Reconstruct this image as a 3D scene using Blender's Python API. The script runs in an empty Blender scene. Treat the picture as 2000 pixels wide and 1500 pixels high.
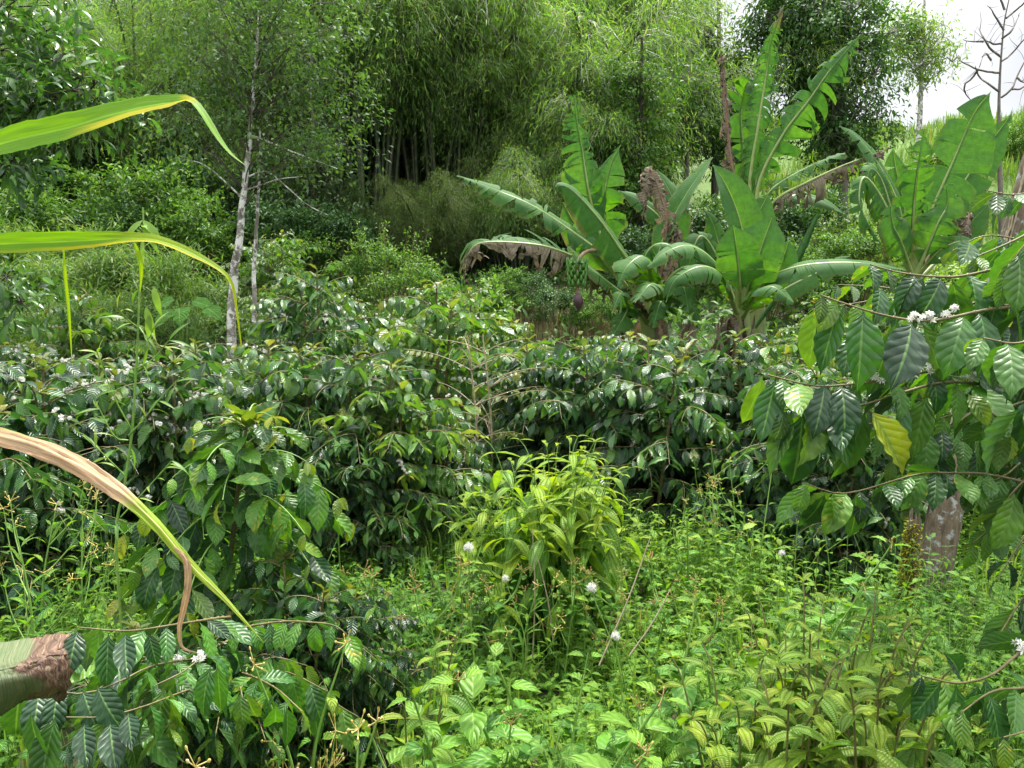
import bpy, math
import numpy as np
from mathutils import Vector

# ------------------------------------------------------------------ scene, camera
sc = bpy.context.scene
COL = sc.collection
F = 1540.0                      # focal length in photo pixels (2000 wide)
CZ = 1.65
PITCH = math.radians(5.0)
ca, sa = math.cos(PITCH), math.sin(PITCH)
R = math.radians

cam_d = bpy.data.cameras.new("camera")
cam = bpy.data.objects.new("camera", cam_d)
COL.objects.link(cam)
cam.location = (0, 0, CZ)
cam.rotation_euler = (R(90) - PITCH, 0, 0)
cam_d.sensor_width = 36.0
cam_d.lens = F / 2000.0 * 36.0
cam_d.clip_start = 0.05
cam_d.clip_end = 2000
sc.camera = cam


def at(u, v, Y):
    """world point seen at photo pixel (u, v) at forward distance Y"""
    xc = (u - 1000) / F
    yc = -(v - 750) / F
    d = np.array([xc, yc * sa + ca, yc * ca - sa])
    return np.array([0, 0, CZ]) + d * (Y / d[1])


def _h(x, y):
    return (np.sin(x * 0.9 + 1.3) * np.cos(y * 0.7 + 0.4) * 0.05 + np.sin(x * 0.31 + y * 0.23) * 0.12
            + np.sin(x * 2.3 - y * 1.9) * 0.02)


def gz(x, y):
    x = np.asarray(x, float)
    y = np.asarray(y, float)
    n = _h(x, y)
    a = np.clip(y - 13, 0, 13) * 0.22
    b = np.clip(y - 26, 0, 17) * 0.50
    c = np.clip(y - 43, 0, 400) * 0.03 + np.clip(y - 6.3, 0, 7.2) * 0.095
    far = np.clip((y - 8) / 20, 0, 1)
    return n * (0.35 + 1.6 * far) + a + b + c + 0.25 * far * np.sin(x * 0.17 + 2) * 3


def ground_at(u, Y):
    x = (u - 1000) / F * Y / (ca - 0.0)
    x = (u - 1000) / F * Y * 1.0
    return np.array([x, Y, float(gz(x, Y))])


# ------------------------------------------------------------------ mesh builder
class MB:
    def __init__(s):
        s.V, s.A, s.F4, s.F3, s.M4, s.M3, s.n = [], [], [], [], [], [], 0

    def add(s, V, F4=None, A=None, mat=0, F3=None):
        V = np.asarray(V, float).reshape(-1, 3)
        if A is None:
            A = np.zeros((len(V), 4))
        s.V.append(V)
        s.A.append(np.asarray(A, float).reshape(-1, 4))
        if F4 is not None and len(F4):
            f = np.asarray(F4, np.int64).reshape(-1, 4) + s.n
            s.F4.append(f)
            s.M4.append(np.full(len(f), mat, np.int32))
        if F3 is not None and len(F3):
            f = np.asarray(F3, np.int64).reshape(-1, 3) + s.n
            s.F3.append(f)
            s.M3.append(np.full(len(f), mat, np.int32))
        s.n += len(V)

    def mesh(s, name, mats):
        V = np.concatenate(s.V)
        A = np.concatenate(s.A)
        F4 = np.concatenate(s.F4) if s.F4 else np.zeros((0, 4), np.int64)
        F3 = np.concatenate(s.F3) if s.F3 else np.zeros((0, 3), np.int64)
        me = bpy.data.meshes.new(name)
        me.vertices.add(len(V))
        me.vertices.foreach_set("co", V.astype(np.float32).ravel())
        idx = np.concatenate([F4.ravel(), F3.ravel()]).astype(np.int32)
        me.loops.add(len(idx))
        me.loops.foreach_set("vertex_index", idx)
        np_ = len(F4) + len(F3)
        me.polygons.add(np_)
        starts = np.concatenate([np.arange(len(F4)) * 4, len(F4) * 4 + np.arange(len(F3)) * 3]).astype(np.int32)
        me.polygons.foreach_set("loop_start", starts)
        for m in (mats if isinstance(mats, (list, tuple)) else [mats]):
            me.materials.append(m)
        mi = np.concatenate(s.M4 + s.M3) if (s.M4 or s.M3) else np.zeros(0, np.int32)
        me.polygons.foreach_set("material_index", mi)
        at_ = me.attributes.new("lf", "FLOAT_COLOR", "POINT")
        at_.data.foreach_set("color", A.astype(np.float32).ravel())
        me.update(calc_edges=True)
        me.polygons.foreach_set("use_smooth", np.ones(np_, bool))
        me.validate()
        return me

    def build(s, name, mats, parent=None, loc=None):
        o = bpy.data.objects.new(name, s.mesh(name, mats))
        COL.objects.link(o)
        if parent is not None:
            o.parent = parent
        if loc is not None:
            o.location = loc
        return o


def tag(o, label=None, cat=None, group=None, kind=None):
    if label:
        o["label"] = label
    if cat:
        o["category"] = cat
    if group:
        o["group"] = group
    if kind:
        o["kind"] = kind
    return o


def thing(name, label, cat, loc=(0, 0, 0), rz=0.0, sc_=1.0, group=None):
    o = bpy.data.objects.new(name, None)
    COL.objects.link(o)
    o.location = loc
    o.rotation_euler = (0, 0, rz)
    o.scale = (sc_, sc_, sc_)
    o.empty_display_size = 0.1
    return tag(o, label, cat, group)


_kids = {}


def kids(o):
    if o.name not in _kids:
        _kids[o.name] = list(o.children)
    return _kids[o.name]


def dup(root, loc, rz=0.0, s=1.0, label=None, group=None, tilt=(0, 0)):
    c = root.copy()
    COL.objects.link(c)
    c.location = loc
    c.rotation_euler = (tilt[0], tilt[1], rz)
    c.scale = (s, s, s) if not hasattr(s, "__len__") else s
    if label:
        c["label"] = label
    if group:
        c["group"] = group
    for ch in kids(root):
        d = ch.copy()
        COL.objects.link(d)
        d.parent = c
        for g in kids(ch):
            e = g.copy()
            COL.objects.link(e)
            e.parent = d
    return c


class Stock:
    """one built thing that is used itself first and copied afterwards"""

    def __init__(s, root):
        s.root, s.used = root, False

    def put(s, loc, rz=0.0, size=1.0, label=None, group=None, tilt=(0, 0)):
        if s.used:
            return dup(s.root, loc, rz, size, label, group, tilt)
        kids(s.root)
        for k in kids(s.root):
            kids(k)
        s.used = True
        o = s.root
        o.location = loc
        o.rotation_euler = (tilt[0], tilt[1], rz)
        o.scale = (size,) * 3 if not hasattr(size, "__len__") else size
        if label:
            o["label"] = label
        if group:
            o["group"] = group
        return o


# ------------------------------------------------------------------ geometry helpers
def nrm(a):
    a = np.asarray(a, float)
    return a / np.maximum(np.linalg.norm(a, axis=-1, keepdims=True), 1e-9)


def smooth_path(pts, n):
    """Catmull-Rom through the points, n samples evenly spaced by length"""
    P = np.asarray(pts, float)
    if len(P) == 2:
        t = np.linspace(0, 1, n)[:, None]
        return P[0] * (1 - t) + P[1] * t
    Q = np.vstack([2 * P[0] - P[1], P, 2 * P[-1] - P[-2]])
    out = []
    for i in range(1, len(Q) - 2):
        t = np.linspace(0, 1, 24, endpoint=False)[:, None]
        p0, p1, p2, p3 = Q[i - 1], Q[i], Q[i + 1], Q[i + 2]
        out.append(0.5 * (2 * p1 + (-p0 + p2) * t + (2 * p0 - 5 * p1 + 4 * p2 - p3) * t ** 2
                          + (-p0 + 3 * p1 - 3 * p2 + p3) * t ** 3))
    out = np.vstack(out + [P[-1:]])
    L = np.concatenate([[0], np.cumsum(np.linalg.norm(np.diff(out, axis=0), axis=1))])
    s = np.linspace(0, L[-1], n)
    return np.stack([np.interp(s, L, out[:, k]) for k in range(3)], 1)


def tangents(P):
    return nrm(np.gradient(P, axis=0))


def tube(mb, pts, r, n=6, mat=0, rnd=0.5, age=0.0, lump=0.0, rng=None):
    P = np.asarray(pts, float)
    m = len(P)
    r = np.asarray(r, float)
    if r.ndim == 0:
        r = np.full(m, float(r))
    elif len(r) != m:
        r = np.interp(np.linspace(0, 1, m), np.linspace(0, 1, len(r)), r)
    T = tangents(P)
    ref = np.array([0, 0, 1.0]) if abs(T[0][2]) < 0.9 else np.array([1.0, 0, 0])
    X = np.zeros((m, 3))
    x = nrm(np.cross(T[0], ref))
    for i in range(m):
        x = nrm(x - T[i] * np.dot(x, T[i]))
        X[i] = x
    Yv = np.cross(T, X)
    a = np.linspace(0, 2 * np.pi, n, endpoint=False)
    rr = r[:, None] * np.ones((1, n))
    if lump and rng is not None:
        rr = rr * (1 + lump * rng.normal(0, 1, (m, n)))
    V = P[:, None] + rr[..., None] * (np.cos(a)[None, :, None] * X[:, None] + np.sin(a)[None, :, None] * Yv[:, None])
    L = np.concatenate([[0], np.cumsum(np.linalg.norm(np.diff(P, axis=0), axis=1))])
    A = np.zeros((m, n, 4))
    A[..., 0] = (a / (2 * np.pi))[None]
    A[..., 1] = L[:, None]
    A[..., 2] = rnd
    A[..., 3] = age
    i = np.arange(m - 1)[:, None] * n
    j = np.arange(n)[None]
    k = (j + 1) % n
    Fq = np.stack([i + j, i + k, i + n + k, i + n + j], -1).reshape(-1, 4)
    mb.add(V.reshape(-1, 3), Fq, A.reshape(-1, 4), mat)


def tubes(mb, paths, r0, r1, n=4, mat=0, rnd=None, age=0.0):
    """many tubes with the same number of points at once: paths (N, m, 3)"""
    P = np.asarray(paths, float)
    N, m, _ = P.shape
    T = nrm(np.gradient(P, axis=1))
    ref = np.zeros_like(T)
    ref[..., 0] = 0.31
    ref[..., 1] = 0.95
    ref[..., 2] = 0.1
    X = nrm(np.cross(T, ref))
    Yv = np.cross(T, X)
    a = np.linspace(0, 2 * np.pi, n, endpoint=False)
    t = np.linspace(0, 1, m)
    r0 = np.broadcast_to(np.asarray(r0, float), (N,))
    r1 = np.broadcast_to(np.asarray(r1, float), (N,))
    rr = r0[:, None] * (1 - t) + r1[:, None] * t
    V = P[:, :, None] + rr[:, :, None, None] * (np.cos(a)[None, None, :, None] * X[:, :, None]
                                                + np.sin(a)[None, None, :, None] * Yv[:, :, None])
    A = np.zeros((N, m, n, 4))
    A[..., 0] = a / (2 * np.pi)
    A[..., 1] = t[None, :, None]
    A[..., 2] = 0.5 if rnd is None else np.asarray(rnd)[:, None, None]
    A[..., 3] = age
    b = np.arange(N)[:, None, None] * (m * n)
    i = np.arange(m - 1)[None, :, None] * n
    j = np.arange(n)[None, None, :]
    k = (j + 1) % n
    Fq = np.stack([b + i + j, b + i + k, b + i + n + k, b + i + n + j], -1).reshape(-1, 4)
    mb.add(V.reshape(-1, 3), Fq, A.reshape(-1, 4), mat)


PROF = {
    "coffee": ([0, .06, .12, .22, .36, .52, .68, .80, .88, .94, 1], [.03, .05, .30, .68, .93, 1, .86, .58, .30, .12, .012]),
    "lance": ([0, .04, .15, .35, .6, .8, 1], [.06, .25, .7, 1, .8, .42, .01]),
    "ovate": ([0, .08, .14, .25, .4, .6, .8, 1], [.05, .06, .6, .97, 1, .72, .33, .01]),
    "ellip": ([0, .05, .2, .45, .7, .88, 1], [.05, .15, .72, 1, .85, .45, .02]),
    "blade": ([0, .1, .4, .7, 1], [.7, .9, 1, .75, .02]),
    "bamboo": ([0, .06, .25, .6, 1], [.15, .6, 1, .7, .01]),
    "heart": ([0, .1, .14, .25, .4, .6, .8, 1], [.04, .05, .75, 1, .95, .65, .28, .01]),
}


def leaf_t(nl, nw, w, prof, fold=0.2, bend=0.5, wave=0.0, wk=5, twist=0.0, ph=0.0, tip=0.0, pet=0.0):
    """unit-length leaf along +y, upper side +z"""
    t = np.linspace(0, 1, nl + 1)
    px, pw = PROF[prof]
    hw = np.interp(t, px, pw) * w / 2
    th = bend * t + tip * np.clip(t - 0.7, 0, 1) ** 2 * 8
    dt = 1.0 / nl
    cy = np.concatenate([[0], np.cumsum(np.cos(th[:-1]) * dt)]) + pet
    cz = np.concatenate([[0], np.cumsum(-np.sin(th[:-1]) * dt)])
    s = np.linspace(-1, 1, nw + 1)
    tw = twist * t
    V = np.zeros((nl + 1, nw + 1, 3))
    Aa = np.zeros((nl + 1, nw + 1, 2))
    for i in range(nl + 1):
        x = s * hw[i]
        lift = fold * np.abs(s) * hw[i] + wave * hw[i] * np.abs(s) ** 1.5 * np.sin(2 * np.pi * wk * t[i] + ph + (s > 0) * 1.7)
        xr = x * math.cos(tw[i]) - lift * math.sin(tw[i])
        lr = x * math.sin(tw[i]) + lift * math.cos(tw[i])
        V[i, :, 0] = xr
        V[i, :, 1] = cy[i] + math.sin(th[i]) * lr
        V[i, :, 2] = cz[i] + math.cos(th[i]) * lr
        Aa[i, :, 0] = (s + 1) / 2
        Aa[i, :, 1] = t[i]
    i = np.arange(nl)[:, None] * (nw + 1)
    j = np.arange(nw)[None]
    Fq = np.stack([i + j, i + j + 1, i + nw + 2 + j, i + nw + 1 + j], -1).reshape(-1, 4)
    return V.reshape(-1, 3), Fq, Aa.reshape(-1, 2)


def scatter(mb, tmpls, P, D, Up, S, Rn=None, age=0.0, mat=0, rng=None, W=None):
    P = np.asarray(P, float).reshape(-1, 3)
    N = len(P)
    if N == 0:
        return
    D = nrm(np.broadcast_to(D, (N, 3)))
    Up = np.broadcast_to(Up, (N, 3))
    S = np.broadcast_to(np.asarray(S, float), (N,))
    W = S if W is None else np.broadcast_to(np.asarray(W, float), (N,)) * S
    Rn = rng.random(N) if Rn is None else np.broadcast_to(np.asarray(Rn, float), (N,))
    age = np.broadcast_to(np.asarray(age, float), (N,))
    X = np.cross(D, Up)
    bad = np.linalg.norm(X, axis=1) < 1e-4
    if bad.any():
        X[bad] = np.cross(D[bad], [1.0, 0.2, 0])
    X = nrm(X)
    Nn = np.cross(X, D)
    pick = rng.integers(0, len(tmpls), N)
    for k, (TV, TF, TA) in enumerate(tmpls):
        m = np.nonzero(pick == k)[0]
        if not len(m):
            continue
        nv = len(TV)
        V = (P[m][:, None] + TV[None, :, 0:1] * X[m][:, None] * W[m][:, None, None]
             + (TV[None, :, 1:2] * D[m][:, None] + TV[None, :, 2:3] * Nn[m][:, None]) * S[m][:, None, None])
        A = np.zeros((len(m), nv, 4))
        A[..., 0:2] = TA[None]
        A[..., 2] = Rn[m][:, None]
        A[..., 3] = age[m][:, None]
        Fq = (TF[None] + (np.arange(len(m)) * nv)[:, None, None]).reshape(-1, 4)
        mb.add(V.reshape(-1, 3), Fq, A.reshape(-1, 4), mat)


def rdir(rng, n):
    return nrm(rng.normal(0, 1, (n, 3)))


# ------------------------------------------------------------------ materials
class NT:
    def __init__(s, name):
        s.m = bpy.data.materials.new(name)
        s.m.use_nodes = True
        s.t = s.m.node_tree
        s.t.nodes.clear()
        s.out = s.t.nodes.new("ShaderNodeOutputMaterial")

    def n(s, typ, props=None, **inp):
        nd = s.t.nodes.new("ShaderNode" + typ)
        for k, v in (props or {}).items():
            setattr(nd, k, v)
        for k, v in inp.items():
            key = int(k[1:]) if k[0] == "i" and k[1:].isdigit() else k.replace("_", " ")
            sk = nd.inputs[key]
            if isinstance(v, bpy.types.NodeSocket):
                s.t.links.new(v, sk)
            else:
                if sk.type == "RGBA" and hasattr(v, "__len__") and len(v) == 3:
                    v = (*v, 1)
                sk.default_value = v
        return nd

    def math(s, op, a, b=0.0, c=0.0, clamp=False):
        nd = s.n("Math", {"operation": op, "use_clamp": clamp}, i0=a, i1=b, i2=c)
        return nd.outputs[0]

    def mix(s, fac, a, b, blend="MIX"):
        nd = s.n("Mix", {"data_type": "RGBA", "blend_type": blend}, i0=fac, i6=a, i7=b)
        return nd.outputs[2]

    def ramp(s, fac, stops, interp="LINEAR"):
        nd = s.n("ValToRGB", None, i0=fac)
        cr = nd.color_ramp
        cr.interpolation = interp
        while len(cr.elements) < len(stops):
            cr.elements.new(0.5)
        for e, (p, c) in zip(cr.elements, stops):
            e.position = p
            e.color = (*c, 1) if len(c) == 3 else c
        return nd.outputs[0]

    def map(s, v, a, b, c=0.0, d=1.0):
        nd = s.n("MapRange", {"interpolation_type": "SMOOTHSTEP"}, i0=v, i1=a, i2=b, i3=c, i4=d)
        return nd.outputs[0]

    def noise(s, scale, detail=3.0, rough=0.55, vec=None):
        nd = s.n("TexNoise", None, Scale=scale, Detail=detail, Roughness=rough)
        if vec is not None:
            s.t.links.new(vec, nd.inputs["Vector"])
        return nd.outputs[0]

    def done(s, shader):
        s.t.links.new(shader, s.out.inputs[0])
        return s.m


def attr(n):
    a = n.n("Attribute", {"attribute_name": "lf"})
    sp = n.n("SeparateColor", None, i0=a.outputs["Color"])
    return sp.outputs[0], sp.outputs[1], sp.outputs[2], a.outputs["Alpha"]


def leaf_mat(name, cols, young, rough=0.42, tr=0.32, spec=0.5, back=None, nv=0, slope=0.3, vbump=0.0, midrib=None, vein=None,
             nerves=False, trk=(1.5, 1.55, 0.5), blotch=0.0, blotch_col=(0.35, 0.28, 0.03), rib=0.0, young2=None, coat=0.0):
    n = NT(name)
    u, v, r, age = attr(n)
    au = n.math("ABSOLUTE", n.math("MULTIPLY_ADD", u, 2.0, -1.0))
    col = n.ramp(r, [(i / (len(cols) - 1), c) for i, c in enumerate(cols)])
    yc = n.ramp(r, [(0, young), (1, young2)]) if young2 else (*young, 1)
    col = n.mix(age, col, yc)
    tc = n.n("TexCoord")
    nz = n.noise(18.0, 3, 0.6, tc.outputs["Object"])
    k = n.map(nz, 0.25, 0.75, 0.72, 1.22)
    col = n.mix(1.0, col, n.n("CombineColor", None, i0=k, i1=k, i2=k).outputs[0], "MULTIPLY")
    if blotch > 0:
        bz = n.noise(45.0, 2, 0.6, tc.outputs["Object"])
        hit = n.math("MULTIPLY", n.map(bz, 0.60, 0.68), n.map(r, 1 - blotch, 1 - blotch * 0.5))
        col = n.mix(hit, col, blotch_col)
    h = None
    if nv:
        w = n.math("MULTIPLY", n.math("SUBTRACT", v, n.math("MULTIPLY", au, slope)), nv * math.pi)
        s = n.math("ABSOLUTE", n.math("SINE", w))
        h = s
        if vein:
            col = n.mix(n.map(s, 0.0, 0.22, 0.55, 0.0), col, vein)
    if nerves:
        w = n.math("ABSOLUTE", n.math("SINE", n.math("MULTIPLY", au, math.pi * 1.55)))
        col = n.mix(n.map(w, 0.0, 0.2, 0.20, 0.0), col, vein or (0.2, 0.34, 0.06))
        h2 = n.math("ABSOLUTE", n.math("SINE", n.math("MULTIPLY", v, 60.0)))
        h = n.math("ADD", n.math("POWER", w, 0.5), n.math("MULTIPLY", h2, 0.3))
    if rib:
        h = n.math("MULTIPLY", n.math("SINE", n.math("MULTIPLY", v, rib)), .35)
        fine = n.noise(1.0, 2, 0.6, n.n("CombineXYZ", None, i0=n.math("MULTIPLY", v, 140.0), i1=r, i2=0.0).outputs[0])
        col = n.mix(n.map(fine, 0.3, 0.75, 0.0, 0.42), col, n.mix(1.0, col, (0.62, 0.7, 0.5, 1), "MULTIPLY"))
    if midrib:
        col = n.mix(n.map(au, 0.012 if rib else 0.02, 0.045 if rib else 0.10, 0.8, 0.0), col, midrib)
    geo = n.n("NewGeometry")
    bc = back or tuple(0.6 * c + 0.07 for c in cols[len(cols) // 2])
    top = col
    colb = n.mix(n.math("MULTIPLY", geo.outputs["Backfacing"], 0.55), col, bc)
    rgh = n.math("ADD", n.math("MULTIPLY", geo.outputs["Backfacing"], 0.25), rough)
    p = n.n("BsdfPrincipled", None, Base_Color=colb, Roughness=rgh)
    p.inputs["Specular IOR Level"].default_value = spec
    if coat:
        p.inputs["Coat Weight"].default_value = coat
        p.inputs["Coat Roughness"].default_value = 0.2
    if h is not None and vbump:
        b = n.n("Bump", None, Strength=1.0, Distance=vbump, Height=h)
        n.t.links.new(b.outputs[0], p.inputs["Normal"])
    tcol = n.mix(n.math("MULTIPLY", age, .85), n.mix(1.0, top, (*trk, 1), "MULTIPLY"), top)
    tb = n.n("BsdfTranslucent", None, Color=tcol)
    mx = n.n("MixShader", None, i0=tr)
    n.t.links.new(p.outputs[0], mx.inputs[1])
    n.t.links.new(tb.outputs[0], mx.inputs[2])
    return n.done(mx.outputs[0])


def bark_mat(name, cols, scale=12.0, bump=0.01, lichen=None, lichen_amt=0.55, stretch=0.35, rough=0.85, moss=None):
    n = NT(name)
    tc = n.n("TexCoord")
    mp = n.n("Mapping", None, Vector=tc.outputs["Object"])
    mp.inputs["Scale"].default_value = (1, 1, stretch)
    z = n.noise(scale, 6, 0.65, mp.outputs[0])
    col = n.ramp(z, [(0.25 + 0.5 * i / max(1, len(cols) - 1), c) for i, c in enumerate(cols)])
    if lichen:
        lz = n.noise(scale * 0.45, 6, 0.75, tc.outputs["Object"])
        col = n.mix(n.map(lz, lichen_amt, lichen_amt + 0.09), col, lichen)
    if moss:
        mz = n.noise(scale * 0.5, 4, 0.7, tc.outputs["Object"])
        col = n.mix(n.map(mz, 0.5, 0.6), col, moss)
    b = n.n("Bump", None, Strength=0.8, Distance=bump, Height=z)
    p = n.n("BsdfPrincipled", None, Base_Color=col, Roughness=rough, Normal=b.outputs[0])
    return n.done(p.outputs[0])


def plain_mat(name, cols, scale=30.0, rough=0.6, tr=0.0):
    n = NT(name)
    tc = n.n("TexCoord")
    z = n.noise(scale, 4, 0.6, tc.outputs["Object"])
    col = n.ramp(z, [(0.3 + 0.4 * i / max(1, len(cols) - 1), c) for i, c in enumerate(cols)])
    p = n.n("BsdfPrincipled", None, Base_Color=col, Roughness=rough)
    if tr:
        tb = n.n("BsdfTranslucent", None, Color=col)
        mx = n.n("MixShader", None, i0=tr)
        n.t.links.new(p.outputs[0], mx.inputs[1])
        n.t.links.new(tb.outputs[0], mx.inputs[2])
        return n.done(mx.outputs[0])
    return n.done(p.outputs[0])


M = {}
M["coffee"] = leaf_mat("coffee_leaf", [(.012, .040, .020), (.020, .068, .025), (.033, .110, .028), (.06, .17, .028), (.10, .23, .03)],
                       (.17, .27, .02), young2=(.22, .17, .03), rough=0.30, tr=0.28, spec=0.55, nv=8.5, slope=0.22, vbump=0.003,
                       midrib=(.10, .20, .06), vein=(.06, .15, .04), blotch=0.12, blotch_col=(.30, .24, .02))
M["coffee_near"] = leaf_mat("coffee_leaf_near", [(.010, .042, .014), (.020, .080, .018), (.036, .125, .020), (.06, .18, .022), (.085, .22, .02)],
                            (.20, .32, .012), young2=(.36, .34, .012), rough=0.40, tr=0.30, spec=0.45, nv=8.0, slope=0.22, vbump=0.0014,
                            midrib=(.12, .24, .06), vein=None, blotch=0.10, blotch_col=(.34, .28, .015), trk=(1.8, 1.7, .35))
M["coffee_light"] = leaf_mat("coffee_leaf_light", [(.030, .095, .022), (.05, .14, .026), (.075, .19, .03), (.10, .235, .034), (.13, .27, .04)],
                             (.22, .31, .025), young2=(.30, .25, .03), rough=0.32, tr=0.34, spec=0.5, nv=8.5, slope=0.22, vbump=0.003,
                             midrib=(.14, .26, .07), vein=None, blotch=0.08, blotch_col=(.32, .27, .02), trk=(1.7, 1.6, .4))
M["bamboo"] = leaf_mat("bamboo_leaf", [(.08, .19, .042), (.11, .24, .05), (.145, .285, .06), (.185, .325, .072), (.23, .33, .09)],
                       (.30, .30, .07), rough=0.6, tr=0.55, spec=0.2, trk=(1.3, 1.3, .5))
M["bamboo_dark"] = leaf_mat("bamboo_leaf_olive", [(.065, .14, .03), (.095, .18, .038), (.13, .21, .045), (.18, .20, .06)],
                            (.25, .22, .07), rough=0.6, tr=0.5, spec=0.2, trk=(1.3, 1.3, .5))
M["thicket"] = leaf_mat("thicket_leaf", [(.05, .12, .025), (.075, .165, .032), (.105, .205, .04), (.15, .25, .05)],
                        (.24, .28, .07), rough=0.55, tr=0.42, spec=0.3, trk=(1.3, 1.3, .5))
M["tree_grey"] = leaf_mat("greygreen_leaf", [(.035, .085, .032), (.05, .115, .04), (.075, .15, .045), (.11, .20, .045)],
                          (.14, .22, .05), rough=0.6, tr=0.34, spec=0.22)
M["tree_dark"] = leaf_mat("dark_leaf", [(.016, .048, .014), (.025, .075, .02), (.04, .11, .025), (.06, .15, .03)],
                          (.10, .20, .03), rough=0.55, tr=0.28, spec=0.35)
M["tree_mid"] = leaf_mat("mid_leaf", [(.035, .095, .02), (.055, .14, .025), (.085, .19, .03), (.12, .24, .035)],
                         (.18, .30, .04), rough=0.58, tr=0.36, spec=0.3)
M["tree_deep"] = leaf_mat("deep_green_leaf", [(.028, .08, .02), (.04, .11, .026), (.06, .15, .03), (.09, .20, .035)],
                         (.14, .26, .04), rough=0.55, tr=0.34, spec=0.35)
M["tree_pale"] = leaf_mat("pale_leaf", [(.09, .17, .03), (.13, .23, .04), (.18, .30, .05), (.22, .33, .06)],
                          (.25, .36, .06), rough=0.45, tr=0.42, spec=0.4)
M["tree_near"] = leaf_mat("glossy_leaflet", [(.02, .065, .02), (.03, .095, .024), (.05, .14, .025), (.08, .19, .03)],
                          (.12, .28, .03), rough=0.32, tr=0.34, spec=0.6, midrib=(.10, .2, .06))
M["melastome"] = leaf_mat("melastome_leaf", [(.045, .16, .022), (.065, .20, .024), (.09, .25, .026), (.13, .30, .028)],
                          (.27, .42, .012), young2=(.36, .44, .012), rough=0.42, tr=0.42, spec=0.45, nerves=True, vbump=0.004,
                          vein=(.20, .36, .06), trk=(1.6, 1.45, .3))
M["melastome_low"] = leaf_mat("melastome_leaf_low", [(.05, .16, .018), (.075, .21, .02), (.11, .26, .022), (.15, .30, .025)],
                               (.26, .36, .02), young2=(.34, .34, .025), rough=0.45, tr=0.40, spec=0.4, nerves=True, vbump=0.003,
                               vein=(.20, .36, .05), trk=(1.6, 1.5, .3))
M["weed"] = leaf_mat("weed_leaf", [(.05, .165, .02), (.075, .22, .022), (.108, .275, .024), (.15, .33, .027), (.215, .365, .03)],
                     (.30, .42, .04), rough=0.48, tr=0.38, spec=0.4, nv=5, slope=0.35, vbump=0.003, midrib=(.24, .40, .09),
                     blotch=0.06, trk=(1.45, 1.4, .4))
M["ear"] = leaf_mat("ear_leaf", [(.05, .17, .025), (.08, .23, .03)], (.14, .30, .03), rough=0.62, tr=0.42, spec=0.2, nv=9, slope=.3, vbump=.006, midrib=(.2, .36, .1), trk=(1.5, 1.4, .4))
M["grass"] = leaf_mat("grass_blade", [(.08, .18, .03), (.12, .25, .035), (.18, .32, .04), (.26, .34, .07)],
                      (.36, .30, .10), rough=0.45, tr=0.38, spec=0.4, trk=(1.4, 1.35, .4))
M["hill_grass"] = leaf_mat("hill_grass_blade", [(.08, .17, .025), (.115, .23, .032), (.155, .28, .04), (.21, .30, .07)],
                           (.36, .30, .10), rough=0.5, tr=0.4, spec=0.35, trk=(1.3, 1.3, .5))
M["dry_grass"] = leaf_mat("dry_grass_blade", [(.15, .13, .055), (.20, .17, .08), (.26, .22, .12), (.14, .20, .05)],
                          (.3, .25, .1), rough=0.7, tr=0.3, spec=0.2, trk=(1.1, 1.05, .8))
M["banana"] = leaf_mat("banana_leaf", [(.022, .085, .022), (.032, .11, .025), (.048, .145, .028), (.075, .19, .03)],
                       (.20, .14, .09), rough=0.46, tr=0.38, spec=0.28, back=(.06, .155, .04), rib=420.0, vbump=0.0015, midrib=(.26, .36, .12),
                       trk=(2.6, 2.35, .25))
M["banana_dead"] = leaf_mat("dead_banana_leaf", [(.11, .085, .06), (.17, .14, .105), (.25, .21, .16), (.34, .30, .23)],
                            (.12, .09, .065), rough=0.75, tr=0.22, spec=0.25, back=(.22, .18, .135), rib=420.0, vbump=0.006, trk=(1.2, 1.0, .7))
M["cane"] = leaf_mat("cane_leaf", [(.10, .30, .02), (.13, .34, .02), (.17, .38, .02), (.2, .4, .02)], (.42, .34, .015),
                     rough=0.35, tr=0.42, spec=0.45, midrib=(.30, .46, .10), trk=(1.7, 1.4, .25))
M["bark_pale"] = bark_mat("pale_bark", [(.05, .042, .035), (.20, .18, .15), (.40, .38, .34)], 14.0, 0.01, (.74, .73, .70), 0.47)
M["bark_grey"] = bark_mat("grey_bark", [(.06, .05, .04), (.15, .13, .11), (.24, .21, .18)], 9.0, 0.012)
M["bark_dark"] = bark_mat("dark_bark", [(.025, .02, .015), (.06, .05, .035), (.10, .085, .06)], 9.0, 0.012)
M["bark_near"] = bark_mat("mottled_bark", [(.04, .03, .018), (.13, .098, .062), (.22, .175, .12)], 34.0, 0.02, (.31, .335, .325), 0.53, 0.25)
M["moss"] = plain_mat("moss", [(.10, .11, .008), (.22, .22, .012), (.36, .32, .02)], 60.0, 0.95)
M["twig"] = plain_mat("coffee_twig", [(.06, .06, .02), (.13, .11, .04), (.20, .16, .07)], 40.0, 0.6)
M["green_stem"] = plain_mat("green_stem", [(.08, .18, .03), (.14, .27, .045), (.2, .32, .06)], 30.0, 0.5)
M["red_stem"] = plain_mat("reddish_stem", [(.07, .08, .02), (.13, .11, .035), (.14, .18, .04)], 30.0, 0.6)
M["dry_stem"] = plain_mat("dry_stem", [(.17, .13, .08), (.28, .23, .15), (.36, .31, .2)], 30.0, 0.7)
M["culm"] = plain_mat("bamboo_culm", [(.02, .03, .015), (.04, .055, .022), (.09, .11, .04)], 3.0, 0.5)
M["pseudostem"] = bark_mat("banana_sheath", [(.10, .13, .04), (.20, .26, .08), (.26, .30, .10)], 10.0, 0.004, (.10, .065, .04), 0.60, 0.15, 0.5)
M["midrib"] = plain_mat("banana_midrib", [(.20, .28, .07), (.28, .36, .11), (.32, .40, .15)], 10.0, 0.4, 0.15)
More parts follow.
